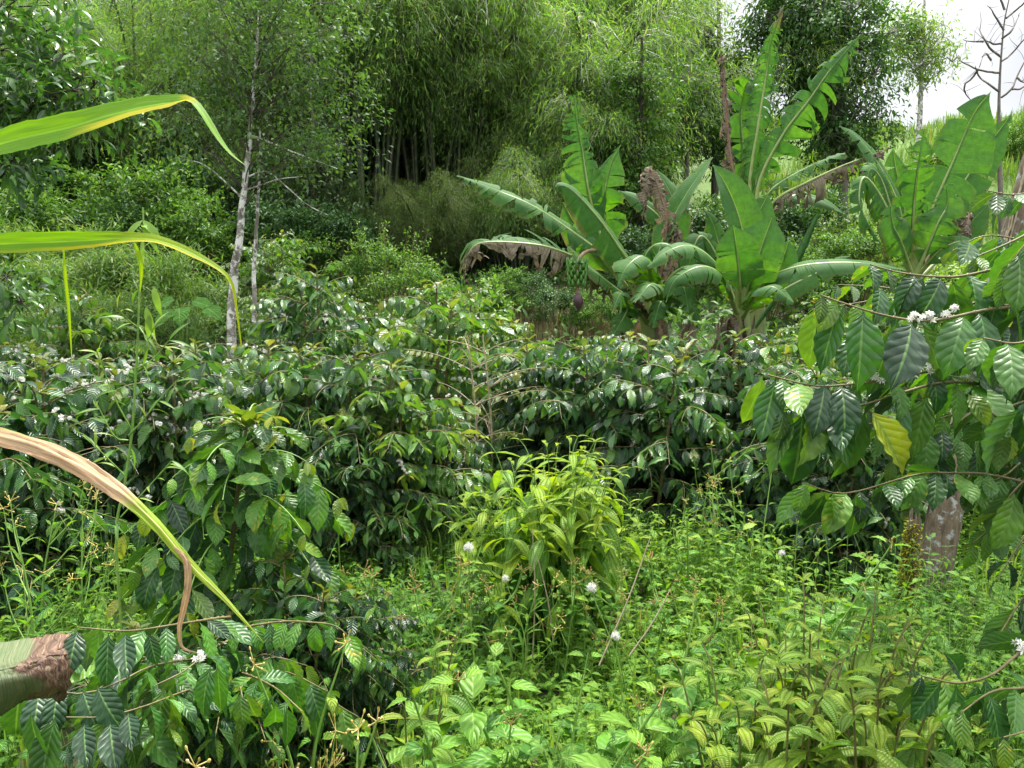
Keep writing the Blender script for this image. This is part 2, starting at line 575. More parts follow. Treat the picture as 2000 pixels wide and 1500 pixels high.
M["dead_midrib"] = plain_mat("dry_midrib", [(.10, .06, .035), (.18, .11, .06), (.22, .15, .09)], 14.0, 0.7)
M["petal"] = plain_mat("white_petal", [(.72, .72, .66), (.8, .8, .76)], 50.0, 0.6, 0.3)
M["fluff"] = plain_mat("seed_fluff", [(.86, .86, .84), (.93, .93, .91)], 50.0, 0.8, 0.5)
M["seed"] = plain_mat("seed_core", [(.05, .04, .03), (.12, .10, .08)], 50.0, 0.8)
M["bud"] = plain_mat("yellow_bud", [(.35, .24, .03), (.5, .4, .1), (.6, .5, .25)], 50.0, 0.7)
M["rust"] = plain_mat("rusty_calyx", [(.20, .12, .04), (.30, .20, .06), (.28, .30, .08)], 50.0, 0.8)
M["fruit"] = plain_mat("green_banana", [(.035, .12, .02), (.07, .19, .03), (.11, .25, .04)], 12.0, 0.4)
M["male_bud"] = plain_mat("maroon_bud", [(.035, .015, .02), (.07, .03, .04), (.10, .05, .06)], 12.0, 0.55)
M["folded"] = None


def ground_mat():
    n = NT("soil_and_litter")
    tc = n.n("TexCoord")
    a = n.noise(1.3, 6, 0.6, tc.outputs["Object"])
    b = n.noise(16.0, 6, 0.65, tc.outputs["Object"])
    col = n.ramp(b, [(0.3, (.012, .009, .005)), (0.5, (.032, .024, .014)), (0.7, (.07, .052, .03))])
    grn = n.ramp(b, [(0.3, (.025, .05, .012)), (0.6, (.07, .12, .025)), (0.75, (.12, .16, .04))])
    col = n.mix(n.map(a, 0.42, 0.62), col, grn)
    sep = n.n("SeparateXYZ", None, i0=tc.outputs["Object"])
    hill = n.ramp(b, [(0.3, (.06, .12, .02)), (0.6, (.11, .19, .035)), (0.75, (.16, .22, .05))])
    col = n.mix(n.map(sep.outputs[1], 24.0, 30.0), col, hill)
    bp = n.n("Bump", None, Strength=1.0, Distance=0.05, Height=b)
    p = n.n("BsdfPrincipled", None, Base_Color=col, Roughness=0.95, Normal=bp.outputs[0])
    return n.done(p.outputs[0])


M["ground"] = ground_mat()

# ------------------------------------------------------------------ leaf shapes
rg = np.random.default_rng(3)
T_COFFEE = [leaf_t(7, 2, w, "coffee", f, b, wv, 4, tw, p, tip=.25) for w, f, b, wv, tw, p in
            [(.42, .35, .5, .10, .1, 0), (.45, .2, .8, .14, -.25, 1), (.40, .45, .3, .08, .3, 2), (.46, .1, 1.0, .12, 0, 3)]]
T_COFFEE_HI = [leaf_t(22, 6, w, "coffee", f, b, wv, 6, tw, p, tip=.25) for w, f, b, wv, tw, p in
               [(.44, .28, .5, .06, .15, 0), (.47, .12, .75, .10, -.4, 1), (.40, .38, .3, .05, .45, 2), (.48, .05, 1.0, .08, -.1, 3),
                (.45, .55, .6, .12, .7, 4), (.42, .2, .15, .07, -.7, 5), (.46, .3, 1.3, .09, .2, 2.5)]]
T_BAMBOO = [leaf_t(2, 1, .135, "bamboo", 0, b, 0) for b in (.3, .7, 1.1)]
T_SMALL = [leaf_t(2, 2, w, "ellip", f, b) for w, f, b in [(.45, .3, .3), (.5, .1, .6), (.4, .4, .8)]]
T_TREE = [leaf_t(3, 2, w, "ellip", f, b) for w, f, b in [(.36, .3, .3), (.40, .2, .7), (.33, .3, 1.0)]]
T_LEAFLET = [leaf_t(6, 2, w, "ellip", f, b, .06, 3) for w, f, b in [(.30, .3, .4), (.33, .2, .8), (.28, .35, 1.1)]]
T_MEL = [leaf_t(12, 4, w, "lance", f, b, .05, 4, tw) for w, f, b, tw in
         [(.29, .3, .8, .2), (.31, .2, 1.0, -.3), (.27, .35, .5, .1), (.30, .15, 1.2, 0)]]
T_MELLOW = [leaf_t(12, 4, w, "ellip", f, b, .06, 5, tw) for w, f, b, tw in
            [(.40, .3, .9, .1), (.44, .25, 1.2, -.2), (.37, .4, .7, 0)]]
T_WEED = [leaf_t(5, 2, w, "ovate", f, b, .12, 4, tw) for w, f, b, tw in
          [(.46, .25, .4, .1), (.52, .15, .8, -.2), (.42, .35, 1.0, .2)]]
T_WEED_HI = [leaf_t(12, 4, w, "ovate", f, b, .10, 7, tw) for w, f, b, tw in
             [(.50, .22, .6, .1), (.56, .15, .9, -.25), (.46, .3, 1.1, .2)]]
T_WLANCE = [leaf_t(5, 2, w, "lance", f, b, .08, 3, tw) for w, f, b, tw in
            [(.22, .3, .6, .2), (.26, .2, 1.0, -.2), (.19, .35, .3, .1)]]
T_BLADE = [leaf_t(6, 1, w, "blade", 0, b, 0, twist=tw) for w, b, tw in [(.035, .5, .5), (.045, 1.0, -.6), (.03, 1.5, .9), (.05, .2, 0)]]

# small white coffee blossom: star of six petals
_pv, _pf = [], []


def star_template():
    V, Fq, A = [], [], []
    rg_ = np.random.default_rng(5)
    for k in range(10):
        d = nrm(rg_.normal(0, 1, 3) + np.array([0, 0.2, 0.4]))
        c = d * 0.45
        s = nrm(np.cross(d, rg_.normal(0, 1, 3)))
        t = np.cross(d, s)
        for q in range(5):
            a = q * 2 * np.pi / 5
            e = s * math.cos(a) + t * math.sin(a)
            f = np.cross(d, e)
            b = len(V)
            V += [c, c + e * .28 + f * .10 + d * .05, c + e * .55 + d * .0, c + e * .28 - f * .10 + d * .05]
            A += [[.5, 0]] * 4
            Fq.append([b, b + 1, b + 2, b + 3])
    return np.array(V), np.array(Fq), np.array(A)


T_STAR = [star_template()]


def blossom_template():
    V, Fq, A = [], [], []
    rg_ = np.random.default_rng(6)
    for k in range(3):
        d = nrm(rg_.normal(0, .7, 3) + np.array([0, 0, 1.0]))
        c = d * .5
        s = nrm(np.cross(d, rg_.normal(0, 1, 3)))
        t = np.cross(d, s)
        for q in range(6):
            a = q * np.pi / 3
            e = s * math.cos(a) + t * math.sin(a)
            f = np.cross(d, e)
            b = len(V)
            V += [c, c + e * .5 + f * .17 + d * .12, c + e * 1.05 + d * .02, c + e * .5 - f * .17 + d * .12]
            A += [[.5, 0]] * 4
            Fq.append([b, b + 1, b + 2, b + 3])
    return np.array(V), np.array(Fq), np.array(A)


T_BLOSSOM = [blossom_template()]

# ------------------------------------------------------------------ ground
def build_ground():
    xs = np.concatenate([np.linspace(-90, -16, 24, endpoint=False), np.linspace(-16, 16, 110), np.linspace(16, 90, 25)[1:]])
    ys = np.concatenate([np.linspace(-14, 1, 10, endpoint=False), np.linspace(1, 16, 70, endpoint=False), np.linspace(16, 60, 70, endpoint=False),
                         np.linspace(60, 900, 14)])
    X, Yg = np.meshgrid(xs, ys)
    Z = gz(X, Yg)
    V = np.stack([X, Yg, Z], -1).reshape(-1, 3)
    nx, ny = len(xs), len(ys)
    i = np.arange(ny - 1)[:, None] * nx
    j = np.arange(nx - 1)[None]
    Fq = np.stack([i + j, i + j + 1, i + nx + j + 1, i + nx + j], -1).reshape(-1, 4)
    mb = MB()
    mb.add(V, Fq)
    o = mb.build("ground", M["ground"])
    tag(o, kind="structure")


build_ground()


# ------------------------------------------------------------------ bamboo
def bamboo_proto(seed, H, ncul, spread, nb, mleaf, mat, label, group, leaf=.2, base_r=.7, smin=.28, blen=1.0):
    rng = np.random.default_rng(seed)
    root = thing("bamboo_clump", label, "bamboo", group=group)
    mb = MB()
    for c in range(ncul):
        a = rng.uniform(0, 2 * np.pi)
        rb = base_r * math.sqrt(rng.random())
        b = np.array([math.cos(a) * rb, math.sin(a) * rb, -0.3])
        az = a + rng.normal(0, .5)
        lean = rng.uniform(.08, .6) * spread
        h = H * rng.uniform(.6, 1.0)
        o = np.array([math.cos(az), math.sin(az), 0])
        s = np.linspace(0, 1, 14)
        P = b + o * (lean * h * (0.3 * s + 0.7 * s ** 2.8))[:, None]
        P[:, 2] = b[2] + h * (s - 0.30 * lean * s ** 3 - .06 * s ** 6)
        cm = MB()
        tube(cm, P, [.06, .055, .042, .014], 5)
        cm.build("culm", M["culm"], root)
        # leafy side branches
        sb = smin + (1 - smin) * rng.beta(2.0, 1.25, nb)
        p0 = np.stack([np.interp(sb, s, P[:, k]) for k in range(3)], 1)
        baz = rng.uniform(0, 2 * np.pi, nb)
        bl = blen * .85 * (.45 + 1.0 * np.sin(np.pi * np.clip((sb - smin) / (1 - smin), 0, 1) * .9 + .15)) * rng.uniform(.6, 1.25, nb)
        bd = np.stack([np.cos(baz), np.sin(baz), np.zeros(nb)], 1) + o * .35
        q = rng.uniform(.12, 1.0, (nb, mleaf)) ** .8
        pos = p0[:, None] + bd[:, None] * (bl[:, None] * q)[..., None]
        pos[..., 2] += bl[:, None] * (.55 * q - 1.15 * q ** 2)
        pos += rng.normal(0, .13, pos.shape)
        tg = bd[:, None] * np.ones((1, mleaf, 1))
        tg = tg.copy()
        tg[..., 2] += .55 - 2.0 * q
        D = nrm(tg) * .5 + rng.normal(0, .55, pos.shape) + np.array([0, 0, -.40])
        sz = leaf * rng.uniform(.65, 1.25, pos.shape[:2])
        Rn = np.clip(rng.random(nb)[:, None] * .7 + rng.random((nb, mleaf)) * .4 - .05, 0, 1)
        scatter(mb, T_BAMBOO, pos.reshape(-1, 3), D.reshape(-1, 3), np.array([0, 0, 1.0]) + rng.normal(0, .4, (nb * mleaf, 3)),
                sz.ravel(), Rn.ravel(), (rng.random(nb * mleaf) < .06) * .7, rng=rng)
        tw = np.linspace(0, 1, 4)
        pp = p0[:, None] + bd[:, None] * (bl[:, None] * tw)[..., None]
        pp[..., 2] += bl[:, None] * (.55 * tw - 1.15 * tw ** 2)
        tubes(mb, pp, .007, .002, 3, 1)
    mb.build("foliage", [M[mat], M["culm"]], root)
    return root


BG = "feathery bamboo clumps on the slope behind the field"
BS = [Stock(bamboo_proto(15, 10.8, 34, .62, 60, 16, "bamboo", "", BG, leaf=.20, smin=.56, base_r=1.1)),
      Stock(bamboo_proto(11, 10.5, 22, 1.0, 110, 18, "bamboo", "", BG, leaf=.21, smin=.36)),
      Stock(bamboo_proto(12, 11.5, 26, .7, 95, 18, "bamboo", "", BG, leaf=.21, smin=.40)),
      Stock(bamboo_proto(13, 6.0, 26, 1.15, 105, 18, "bamboo", "", BG, leaf=.18, smin=.52)),
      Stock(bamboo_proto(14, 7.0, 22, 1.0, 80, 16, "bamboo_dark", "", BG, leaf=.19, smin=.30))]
# (photo u, distance, stock, size, rotation, label)
for u, Y, k, s, rz, lab in [
    (175, 27, 0, 1.08, .3, "bamboo clump with light yellow-green plumes behind the glossy tree at the left edge"),
    (300, 24, -1, .95, 1.2, "bamboo clump with dark culms showing above the long bent green blade"),
    (420, 30, 0, 1.2, 2.2, "bamboo clump rising behind the crown of the white-trunked tree"),
    (600, 25, -1, 1.05, 2.9, "bamboo clump with leaning dark culms just right of the white-trunked tree"),
    (735, 22.5, -1, 1.0, .2, "tall upright bamboo clump with the clearest dark vertical culms"),
    (800, 29, 0, 1.22, 4.4, "bamboo clump whose pale plumes reach the top edge behind the dark culms"),
    (905, 25, 0, .92, 3.5, "bamboo clump with fanned culms in the middle of the bamboo wall"),
    (985, 23, 2, 1.05, 1.0, "low bamboo clump with an olive plume drooping over dark culms"),
    (1030, 29, 1, 1.2, 5.1, "bright yellow-green bamboo clump above the torn upright banana leaf"),
    (1170, 27, 0, 1.08, 5.6, "bright bamboo clump with round plumes right of the middle of the bamboo wall"),
    (1165, 22, 2, .9, 2.6, "low rounded bamboo clump right beside the torn upright banana leaf"),
    (1005, 19.5, 2, .62, 3.9, "small domed bamboo clump behind the tip of the long grey banana leaf"),
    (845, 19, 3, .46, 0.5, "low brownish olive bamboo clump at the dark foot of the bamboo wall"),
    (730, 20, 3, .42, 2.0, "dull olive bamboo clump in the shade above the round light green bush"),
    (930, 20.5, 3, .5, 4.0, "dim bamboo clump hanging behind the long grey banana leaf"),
    (1215, 33, 1, 1.25, 1.9, "far bamboo clump whose top meets the sky left of the dark tree"),
    (660, 33, 0, 1.35, .9, "far bamboo clump filling the top edge right of the white-trunked tree"),
    (90, 31, 1, 1.2, 3.3, "far bamboo clump at the upper left corner behind the glossy leaflets"),
    (1090, 34, 0, 1.4, 3.0, "far pale bamboo clump at the middle of the top edge"),
    (1085, 24, 2, 1.35, 0.4, "rounded bamboo plume above and left of the upright torn banana leaf's tip"),
    (1195, 25, 2, 1.5, 1.5, "rounded bright bamboo plume left of the leafy column tree"),
    (955, 25.5, 2, 1.6, 2.2, "large rounded bamboo plume high in the middle of the bamboo wall"),
    (820, 26, 2, 1.7, 3.1, "large rounded bamboo plume above the clearest dark culms"),
    (250, 23, 2, 1.25, 4.0, "rounded bamboo plume above the bend of the long green blade"),
    (345, 25, 2, 1.45, 5.0, "rounded bamboo plume behind the left side of the pale-trunked tree's crown"),
    (700, 26, 2, 1.5, 5.7, "rounded bamboo plume right of the pale-trunked tree's crown"),
    (-60, 20, 1, .85, 2.4, "bamboo clump at the left edge behind the glossy leaflets"),
    (60, 22, 0, .85, 4.1, "bamboo clump near the left edge between the glossy tree and the bent blade"),
    (690, 23.5, -1, .92, 3.6, "bamboo clump with close-set dark culms left of the clearest culms"),
    (860, 22.5, -1, .92, 1.6, "bamboo clump with fanning dark culms right of the clearest culms"),
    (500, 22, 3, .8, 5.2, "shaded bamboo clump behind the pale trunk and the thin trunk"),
]:
    g = ground_at(u, Y)
    BS[k + 1].put(g, rz, s, lab)


# ------------------------------------------------------------------ trees
def crown_blobs(rng, centre, rad, n, size=(.5, .9), shell=.55):
    d = rdir(rng, n)
    d[:, 2] = d[:, 2] * .9 + .1
    rr = shell + (1 - shell) * rng.random(n)
    c = np.asarray(centre) + d * np.asarray(rad) * rr[:, None]
    s = rng.uniform(*size, n)
    return c, s


def tree(name, label, cat, loc, trunk, r0, r1, blobs, nleaf, tm, lsize, leafmat, bark, seed, group=None, limb_r=.05, droop=.35,
         rz=0, sc_=1.0, sub=9, flat=.75, young=.05, trunk_n=8, twig=.35, clus=.16, tmin=.35, limb_bark=None):
    rng = np.random.default_rng(seed)
    root = thing(name, label, cat, loc, rz, sc_, group)
    tb, cb = MB(), MB()
    P = smooth_path(trunk, 22)
    P[1:-1, :2] += rng.normal(0, r0 * .12, (20, 2))
    tube(tb, P, [r0 * 1.25, r0, (r0 + r1) / 2, r1], trunk_n, rng=rng, lump=.04)
    C, S = blobs
    hz = P[:, 2]
    for c, s in zip(C, S):
        # limb from the trunk to the blob
        zt = np.clip(c[2] - rng.uniform(.2, .55) * np.linalg.norm(c[:2] - P[-1][:2]) - .3, hz[int(21 * tmin)], hz[-1])
        k = int(np.argmin(np.abs(hz - zt)))
        a = P[k]
        m = (a + c) / 2 + np.array([0, 0, .12 * np.linalg.norm(c - a)]) + rng.normal(0, .08, 3)
        tube(tb, smooth_path([a, m, c], 8), [limb_r, limb_r * .6, limb_r * .25], 5, mat=1 if limb_bark else 0)
        # twigs
        sd = rdir(rng, sub)
        sd[:, 2] *= flat
        sp = c + sd * (s * rng.uniform(.35, 1.0, sub) ** .6)[:, None]
        t = np.linspace(0, 1, 4)[None, :, None]
        pp = c * (1 - t) + sp[:, None] * t
        pp[:, 1:3, 2] += .06 * s
        tubes(tb, pp, limb_r * .28, limb_r * .1, 3, mat=1 if limb_bark else 0)
        n = nleaf // sub
        out = nrm(sp - c)
        q = rng.random((sub, n))
        pos = sp[:, None] + out[:, None] * (q * twig)[..., None] + rng.normal(0, clus * s, (sub, n, 3)) * np.array([1, 1, flat])
        D = out[:, None] * .8 + rng.normal(0, .6, pos.shape) + np.array([0, 0, -droop])
        Up = np.array([0, 0, 1.0]) + out[:, None] * .5 + rng.normal(0, .35, pos.shape)
        base = rng.random((sub, 1)) * .6
        Rn = np.clip(base + rng.random((sub, n)) * .4, 0, 1)
        ag = (rng.random((sub, n)) < young) * rng.uniform(.4, 1, (sub, n))
        scatter(cb, tm, pos.reshape(-1, 3), D.reshape(-1, 3), Up.reshape(-1, 3), lsize * rng.uniform(.6, 1.2, sub * n), Rn.ravel(), ag.ravel(), rng=rng)
    tb.build("trunk", [M[bark], M[limb_bark]] if limb_bark else M[bark], root)
    cb.build("crown", M[leafmat], root)
    return root


rt = np.random.default_rng(77)


def join_blobs(*bl):
    return np.concatenate([b[0] for b in bl]), np.concatenate([b[1] for b in bl])


def rel(u, v, Y, base):
    return at(u, v, Y) - base


# white-trunked tree on the left
def white_tree():
    Y = 11.8
    base = ground_at(452, Y)
    tr = [np.array([0, 0, -.3])] + [rel(u, v, Y + d, base) for u, v, d in
                                   [(453, 600, 0), (462, 500, 0), (473, 400, 0), (484, 310, 0), (491, 230, .1), (500, 120, .2), (505, 20, .4)]]
    B = join_blobs(crown_blobs(rt, rel(500, 120, Y, base), (1.6, 1.3, 1.2), 26, (.32, .6), .4),
                   crown_blobs(rt, rel(420, 20, Y, base), (1.3, 1.2, .8), 14, (.32, .62)),
                   crown_blobs(rt, rel(600, 110, Y, base), (.95, .95, .95), 12, (.32, .55)),
                   crown_blobs(rt, rel(360, 260, Y, base), (.8, .95, .55), 8, (.32, .52)),
                   crown_blobs(rt, rel(610, 280, Y, base), (.8, .8, .65), 9, (.32, .48)),
                   crown_blobs(rt, rel(600, 0, Y + 1, base), (1.1, .95, .65), 8, (.32, .55)))
    o = tree("tree", "slender tree with pale blotched trunk and loose grey-green crown left of the bamboo", "tree", base, tr, .062, .014, B, 120,
             T_SMALL, .097, "tree_grey", "bark_pale", 21, limb_r=.012, droop=.3, clus=.25, tmin=.5, twig=.32, limb_bark='bark_dark')
    # bare low limbs
    tb = MB()
    for pts in [[(470, 385), (440, 355), (395, 320), (350, 310)], [(486, 345), (520, 335), (560, 365), (600, 400), (640, 420)],
                [(484, 370), (510, 362), (545, 350), (590, 345)], [(492, 265), (530, 280), (580, 300), (660, 330)]]:
        tube(tb, smooth_path([rel(u, v, Y, base) for u, v in pts], 12), [.016, .010, .004], 5)
    tb.build("bare_limb", M["bark_pale"], o)
    base = ground_at(495, 12.3)
    tr = [np.array([0, 0, -.3])] + [rel(u, v, 12.3, base) for u, v in [(496, 560), (499, 480), (503, 400), (507, 320), (508, 250)]]
    tree("tree", "thin pale sapling trunk standing just right of the white-trunked tree", "tree", base, tr, .036, .014,
         crown_blobs(rt, rel(540, 260, 12.3, base), (.7, .7, .65), 8, (.28, .48)), 70, T_SMALL, .097, "tree_grey", "bark_pale", 22, limb_r=.012, limb_bark='bark_dark')


white_tree()


# glossy broad tree reaching in at the upper left edge
def left_tree():
    Y = 8.0
    base = np.array([-6.6, 8.6, float(gz(-6.6, 8.6))])
    tr = [np.array([0, 0, -.3]), np.array([0, 0, 1.5]), np.array([.1, -.1, 3.2]), np.array([.0, 0, 5.2])]
    cs = []
    for u, v, d in [(20, 40, 0), (70, 120, .2), (130, 110, 0), (170, 150, 0), (60, 200, 0), (120, 190, .1), (20, 160, .3), (30, 250, 0), (10, 330, 0),
                    (40, 0, .3), (150, 175, -.2), (190, 170, 0), (5, 100, .4), (100, 60, .5), (-60, 30, 0), (-60, 160, 0), (-80, 300, 0),
                    (20, 540, .2), (50, 590, 0), (-20, 560, .3), (30, 320, -.1), (70, 280, .1), (-40, 620, 0), (110, 10, .6), (70, 215, -.1),
                    (180, 215, .1), (-140, 80, .4), (-140, 220, 0), (-60, 450, 0)]:
        cs.append(rel(u - 8, v, Y + d, base))
    B = (np.array(cs), rt.uniform(.22, .38, len(cs)))
    tree("tree", "broad tree with glossy oblong leaflets leaning in at the upper left edge", "tree", base, tr, .14, .05, B, 80, T_LEAFLET, .17,
         "tree_near", "bark_dark", 31, limb_r=.03, droop=.25, twig=.25, clus=.28, sub=8, young=.3, flat=.7)


left_tree()


def far_tree(label, u, Y, h, r0, spec, nleaf, tm, ls, mat, bark, seed, group=None, lean=0.0, **kw):
    base = ground_at(u, Y)
    rng = np.random.default_rng(seed)
    tr = [np.array([0, 0, -.4]), np.array([lean * .2, 0, h * .3]), np.array([lean * .6, 0, h * .6]), np.array([lean, 0, h])]
    bl = []
    for cu, cv, ru, rv, n, size in spec:
        c = rel(cu, cv, Y, base)
        k = Y / F
        bl.append(crown_blobs(rng, c, (ru * k, ru * k * .9, rv * k), n, size))
    return tree("tree", label, "tree", base, tr, r0, r0 * .3, join_blobs(*bl), nleaf, tm, ls, mat, bark, seed, group, **kw)


far_tree("tall dense dark green tree against the sky behind the tallest banana plant", 1642, 26, 9.5, .17,
         [(1600, 90, 110, 110, 34, (.7, 1.2)), (1640, 200, 95, 90, 22, (.6, 1.1)), (1540, 70, 60, 80, 12, (.6, 1.0)), (1630, 285, 70, 50, 10, (.5, .9)),
          (1690, 60, 60, 70, 10, (.5, 1.0)), (1570, -20, 90, 50, 12, (.6, 1.0))],
         210, T_TREE, .20, "tree_deep", "bark_grey", 41, limb_r=.07, lean=-.6, clus=.22)
far_tree("pale airy tree standing on the skyline right of the dense dark tree", 1776, 33, 8.5, .12,
         [(1785, 100, 58, 75, 26, (.5, .9)), (1750, 70, 40, 45, 10, (.5, .8)), (1815, 130, 40, 45, 10, (.4, .8)), (1790, 40, 35, 25, 6, (.4, .7))],
         70, T_TREE, .20, "tree_pale", "bark_pale", 42, limb_r=.05, clus=.26)
far_tree("airy yellow-green tree whose top meets the sky left of the shredded upright banana leaf", 1390, 27, 9.0, .12,
         [(1375, 150, 62, 80, 24, (.5, .9)), (1350, 60, 45, 50, 10, (.4, .7)), (1420, 120, 35, 35, 7, (.4, .6)), (1320, 60, 40, 60, 8, (.5, .8))],
         110, T_SMALL, .17, "tree_pale", "bark_grey", 43, limb_r=.05, clus=.26)
far_tree("green tree wrapped in climbing leaves like a column behind the banana plants", 1245, 20, 6.0, .1,
         [(1245, 180, 45, 50, 14, (.4, .7)), (1245, 260, 48, 60, 14, (.4, .7)), (1240, 350, 45, 60, 12, (.4, .7)), (1250, 430, 40, 50, 8, (.4, .6))],
         130, T_SMALL, .15, "tree_mid", "bark_dark", 44, limb_r=.03, tmin=.1, clus=.2)
far_tree("mid green tree with bare lower stems between the leafy column and the dead banana leaf", 1335, 23, 6.0, .09,
         [(1320, 190, 55, 70, 16, (.5, .8)), (1370, 240, 45, 50, 10, (.4, .8)), (1310, 290, 40, 40, 8, (.4, .7))],
         120, T_SMALL, .16, "tree_mid", "bark_grey", 45, limb_r=.04, clus=.2)
far_tree("dim grey-green tree half hidden behind the leaning bamboo culms", 620, 19, 5.5, .08,
         [(610, 330, 70, 80, 18, (.4, .8)), (560, 430, 60, 60, 12, (.4, .7)), (660, 430, 50, 60, 10, (.4, .7))],
         110, T_SMALL, .15, "tree_grey", "bark_dark", 46, limb_r=.03, tmin=.1, clus=.22)
far_tree("dark leafy tree between the tallest banana plant and the airy yellow-green tree", 1445, 24, 5.5, .09,
         [(1450, 230, 50, 70, 14, (.5, .8)), (1430, 300, 50, 50, 10, (.4, .7))],
         120, T_SMALL, .16, "tree_dark", "bark_dark", 47, limb_r=.04, clus=.22)
far_tree("feathery tree high at the top edge behind the bamboo, left of the open sky", 1300, 36, 10.0, .13,
         [(1310, 0, 70, 60, 16, (.6, 1.0)), (1250, 40, 50, 50, 8, (.5, .9))],
         90, T_SMALL, .2, "tree_pale", "bark_grey", 48, limb_r=.05, clus=.28)


# leafless tree at the right edge
def dead_tree():
    Y = 24.0
    base = ground_at(1955, Y)
    o = thing("dead_tree", "leafless grey tree with crooked twigs against the sky at the right edge", "tree", base)
    tb = MB()
    tr = [np.array([0, 0, -.3])] + [rel(u, v, Y, base) for u, v in [(1953, 330), (1951, 220), (1953, 150), (1957, 90), (1962, 40), (1975, -20)]]
    tube(tb, smooth_path(tr, 24), [.10, .085, .06, .03, .015], 7)
    rng = np.random.default_rng(9)
    for pts in [[(1952, 142), (1915, 138), (1885, 125), (1868, 112), (1864, 95)], [(1911, 135), (1900, 152), (1886, 165), (1890, 185), (1908, 203)],
                [(1950, 178), (1930, 165), (1912, 150), (1905, 130)], [(1955, 110), (1935, 95), (1920, 75), (1908, 50)], [(1920, 82), (1900, 82), (1880, 78)],
                [(1958, 85), (1940, 85), (1922, 78)], [(1960, 60), (1945, 35), (1930, 10)], [(1965, 35), (1985, 20), (2005, 0), (2030, -30)],
                [(1955, 120), (1975, 105), (1995, 80), (2020, 50)], [(1956, 190), (1975, 175), (1988, 150), (2010, 110), (2040, 90)],
                [(1975, 175), (1995, 172), (2020, 150)], [(1985, 152), (1995, 160), (2015, 165)], [(1957, 75), (1975, 60), (1990, 30)],
                [(1962, 20), (1955, 0), (1950, -30)], [(1868, 112), (1860, 120), (1850, 110)], [(1935, 118), (1925, 105), (1915, 112)]]:
        P = smooth_path([rel(u, v, Y + rng.uniform(-.3, .3) * i, base) for i, (u, v) in enumerate(pts)], 14)
        P += np.cumsum(rng.normal(0, .006, P.shape), 0)
        tube(tb, P, [.035, .025, .008], 5)
        for _ in range(3):
            k = rng.integers(4, 13)
            d = nrm(rng.normal(0, 1, 3) + np.array([0, 0, .4]))
            tube(tb, smooth_path([P[k], P[k] + d * .3 + rng.normal(0, .04, 3), P[k] + d * rng.uniform(.4, .7)], 6), [.010, .004], 4)
    tb.build("trunk", M["bark_grey"], o)


dead_tree()


# ------------------------------------------------------------------ shrubs
def shrub_proto(seed, h, w, nblob, nleaf, tm, ls, mat, name="shrub", cat="shrub", droop=.2, young=.1, upright=.0, shoots=0):
    rng = np.random.default_rng(seed)
    root = thing(name, "", cat)
    tb, cb = MB(), MB()
    for i in range(nblob):
        a = rng.uniform(0, 2 * np.pi)
        el = rng.random() ** .7
        r = w * .5 * math.sqrt(1 - (el * .85) ** 2) * rng.uniform(.6, 1.0)
        c = np.array([math.cos(a) * r, math.sin(a) * r, h * (.18 + .72 * el) * rng.uniform(.85, 1.05)])
        s = rng.uniform(.16, .26) * w
        a0 = rng.normal(0, .08, 3) * np.array([1, 1, 0]) - np.array([0, 0, .15])
        tube(tb, smooth_path([a0, (a0 + c) / 2 + np.array([0, 0, .1 * h]), c], 7), [.022, .014, .005], 4)
        sub = 10
        sd = rdir(rng, sub)
        sd[:, 2] = np.abs(sd[:, 2]) * .7 + sd[:, 2] * .3 + upright
        sp = c + sd * (s * rng.uniform(.3, 1.1, sub))[:, None]
        n = nleaf // sub
        out = nrm(sp - c)
        q = rng.random((sub, n))
        pos = c + (sp - c)[:, None] * (.35 + .8 * q)[..., None] + rng.normal(0, s * .13, (sub, n, 3))
        D = out[:, None] * .7 + rng.normal(0, .55, pos.shape) + np.array([0, 0, .15 - droop])
        Up = np.array([0, 0, 1.0]) + out[:, None] * .4 + rng.normal(0, .3, pos.shape)
        Rn = np.clip(rng.random((sub, 1)) * .6 + rng.random((sub, n)) * .4, 0, 1)
        ag = np.where(q > .75, rng.random((sub, n)) < young * 3, rng.random((sub, n)) < young * .3) * rng.uniform(.4, 1, (sub, n))
        scatter(cb, tm, pos.reshape(-1, 3), D.reshape(-1, 3), Up.reshape(-1, 3), ls * rng.uniform(.6, 1.2, sub * n), Rn.ravel(), ag.ravel(), rng=rng)
    for i in range(shoots):
        a = rng.uniform(0, 2 * np.pi)
        r = w * .5 * rng.random()
        hh = h * rng.uniform(.95, 1.35)
        P = smooth_path([[math.cos(a) * r * .3, math.sin(a) * r * .3, h * .3], [math.cos(a) * r * .8, math.sin(a) * r * .8, hh * .75],
                         [math.cos(a) * r, math.sin(a) * r, hh]], 20)
        tube(tb, P, [.012, .004], 4)
        k = rng.integers(6, 20, 60)
        pos = P[k] + rng.normal(0, .05, (60, 3))
        scatter(cb, tm, pos, rng.normal(0, .7, (60, 3)) + np.array([0, 0, .4]), np.array([0, 0, 1.0]) + rng.normal(0, .4, (60, 3)), ls * rng.uniform(.6, 1.1, 60),
                None, (rng.random(60) < .5) * rng.random(60), rng=rng)
    tb.build("stem", M["twig"], root)
    cb.build("foliage", M[mat], root)
    return root


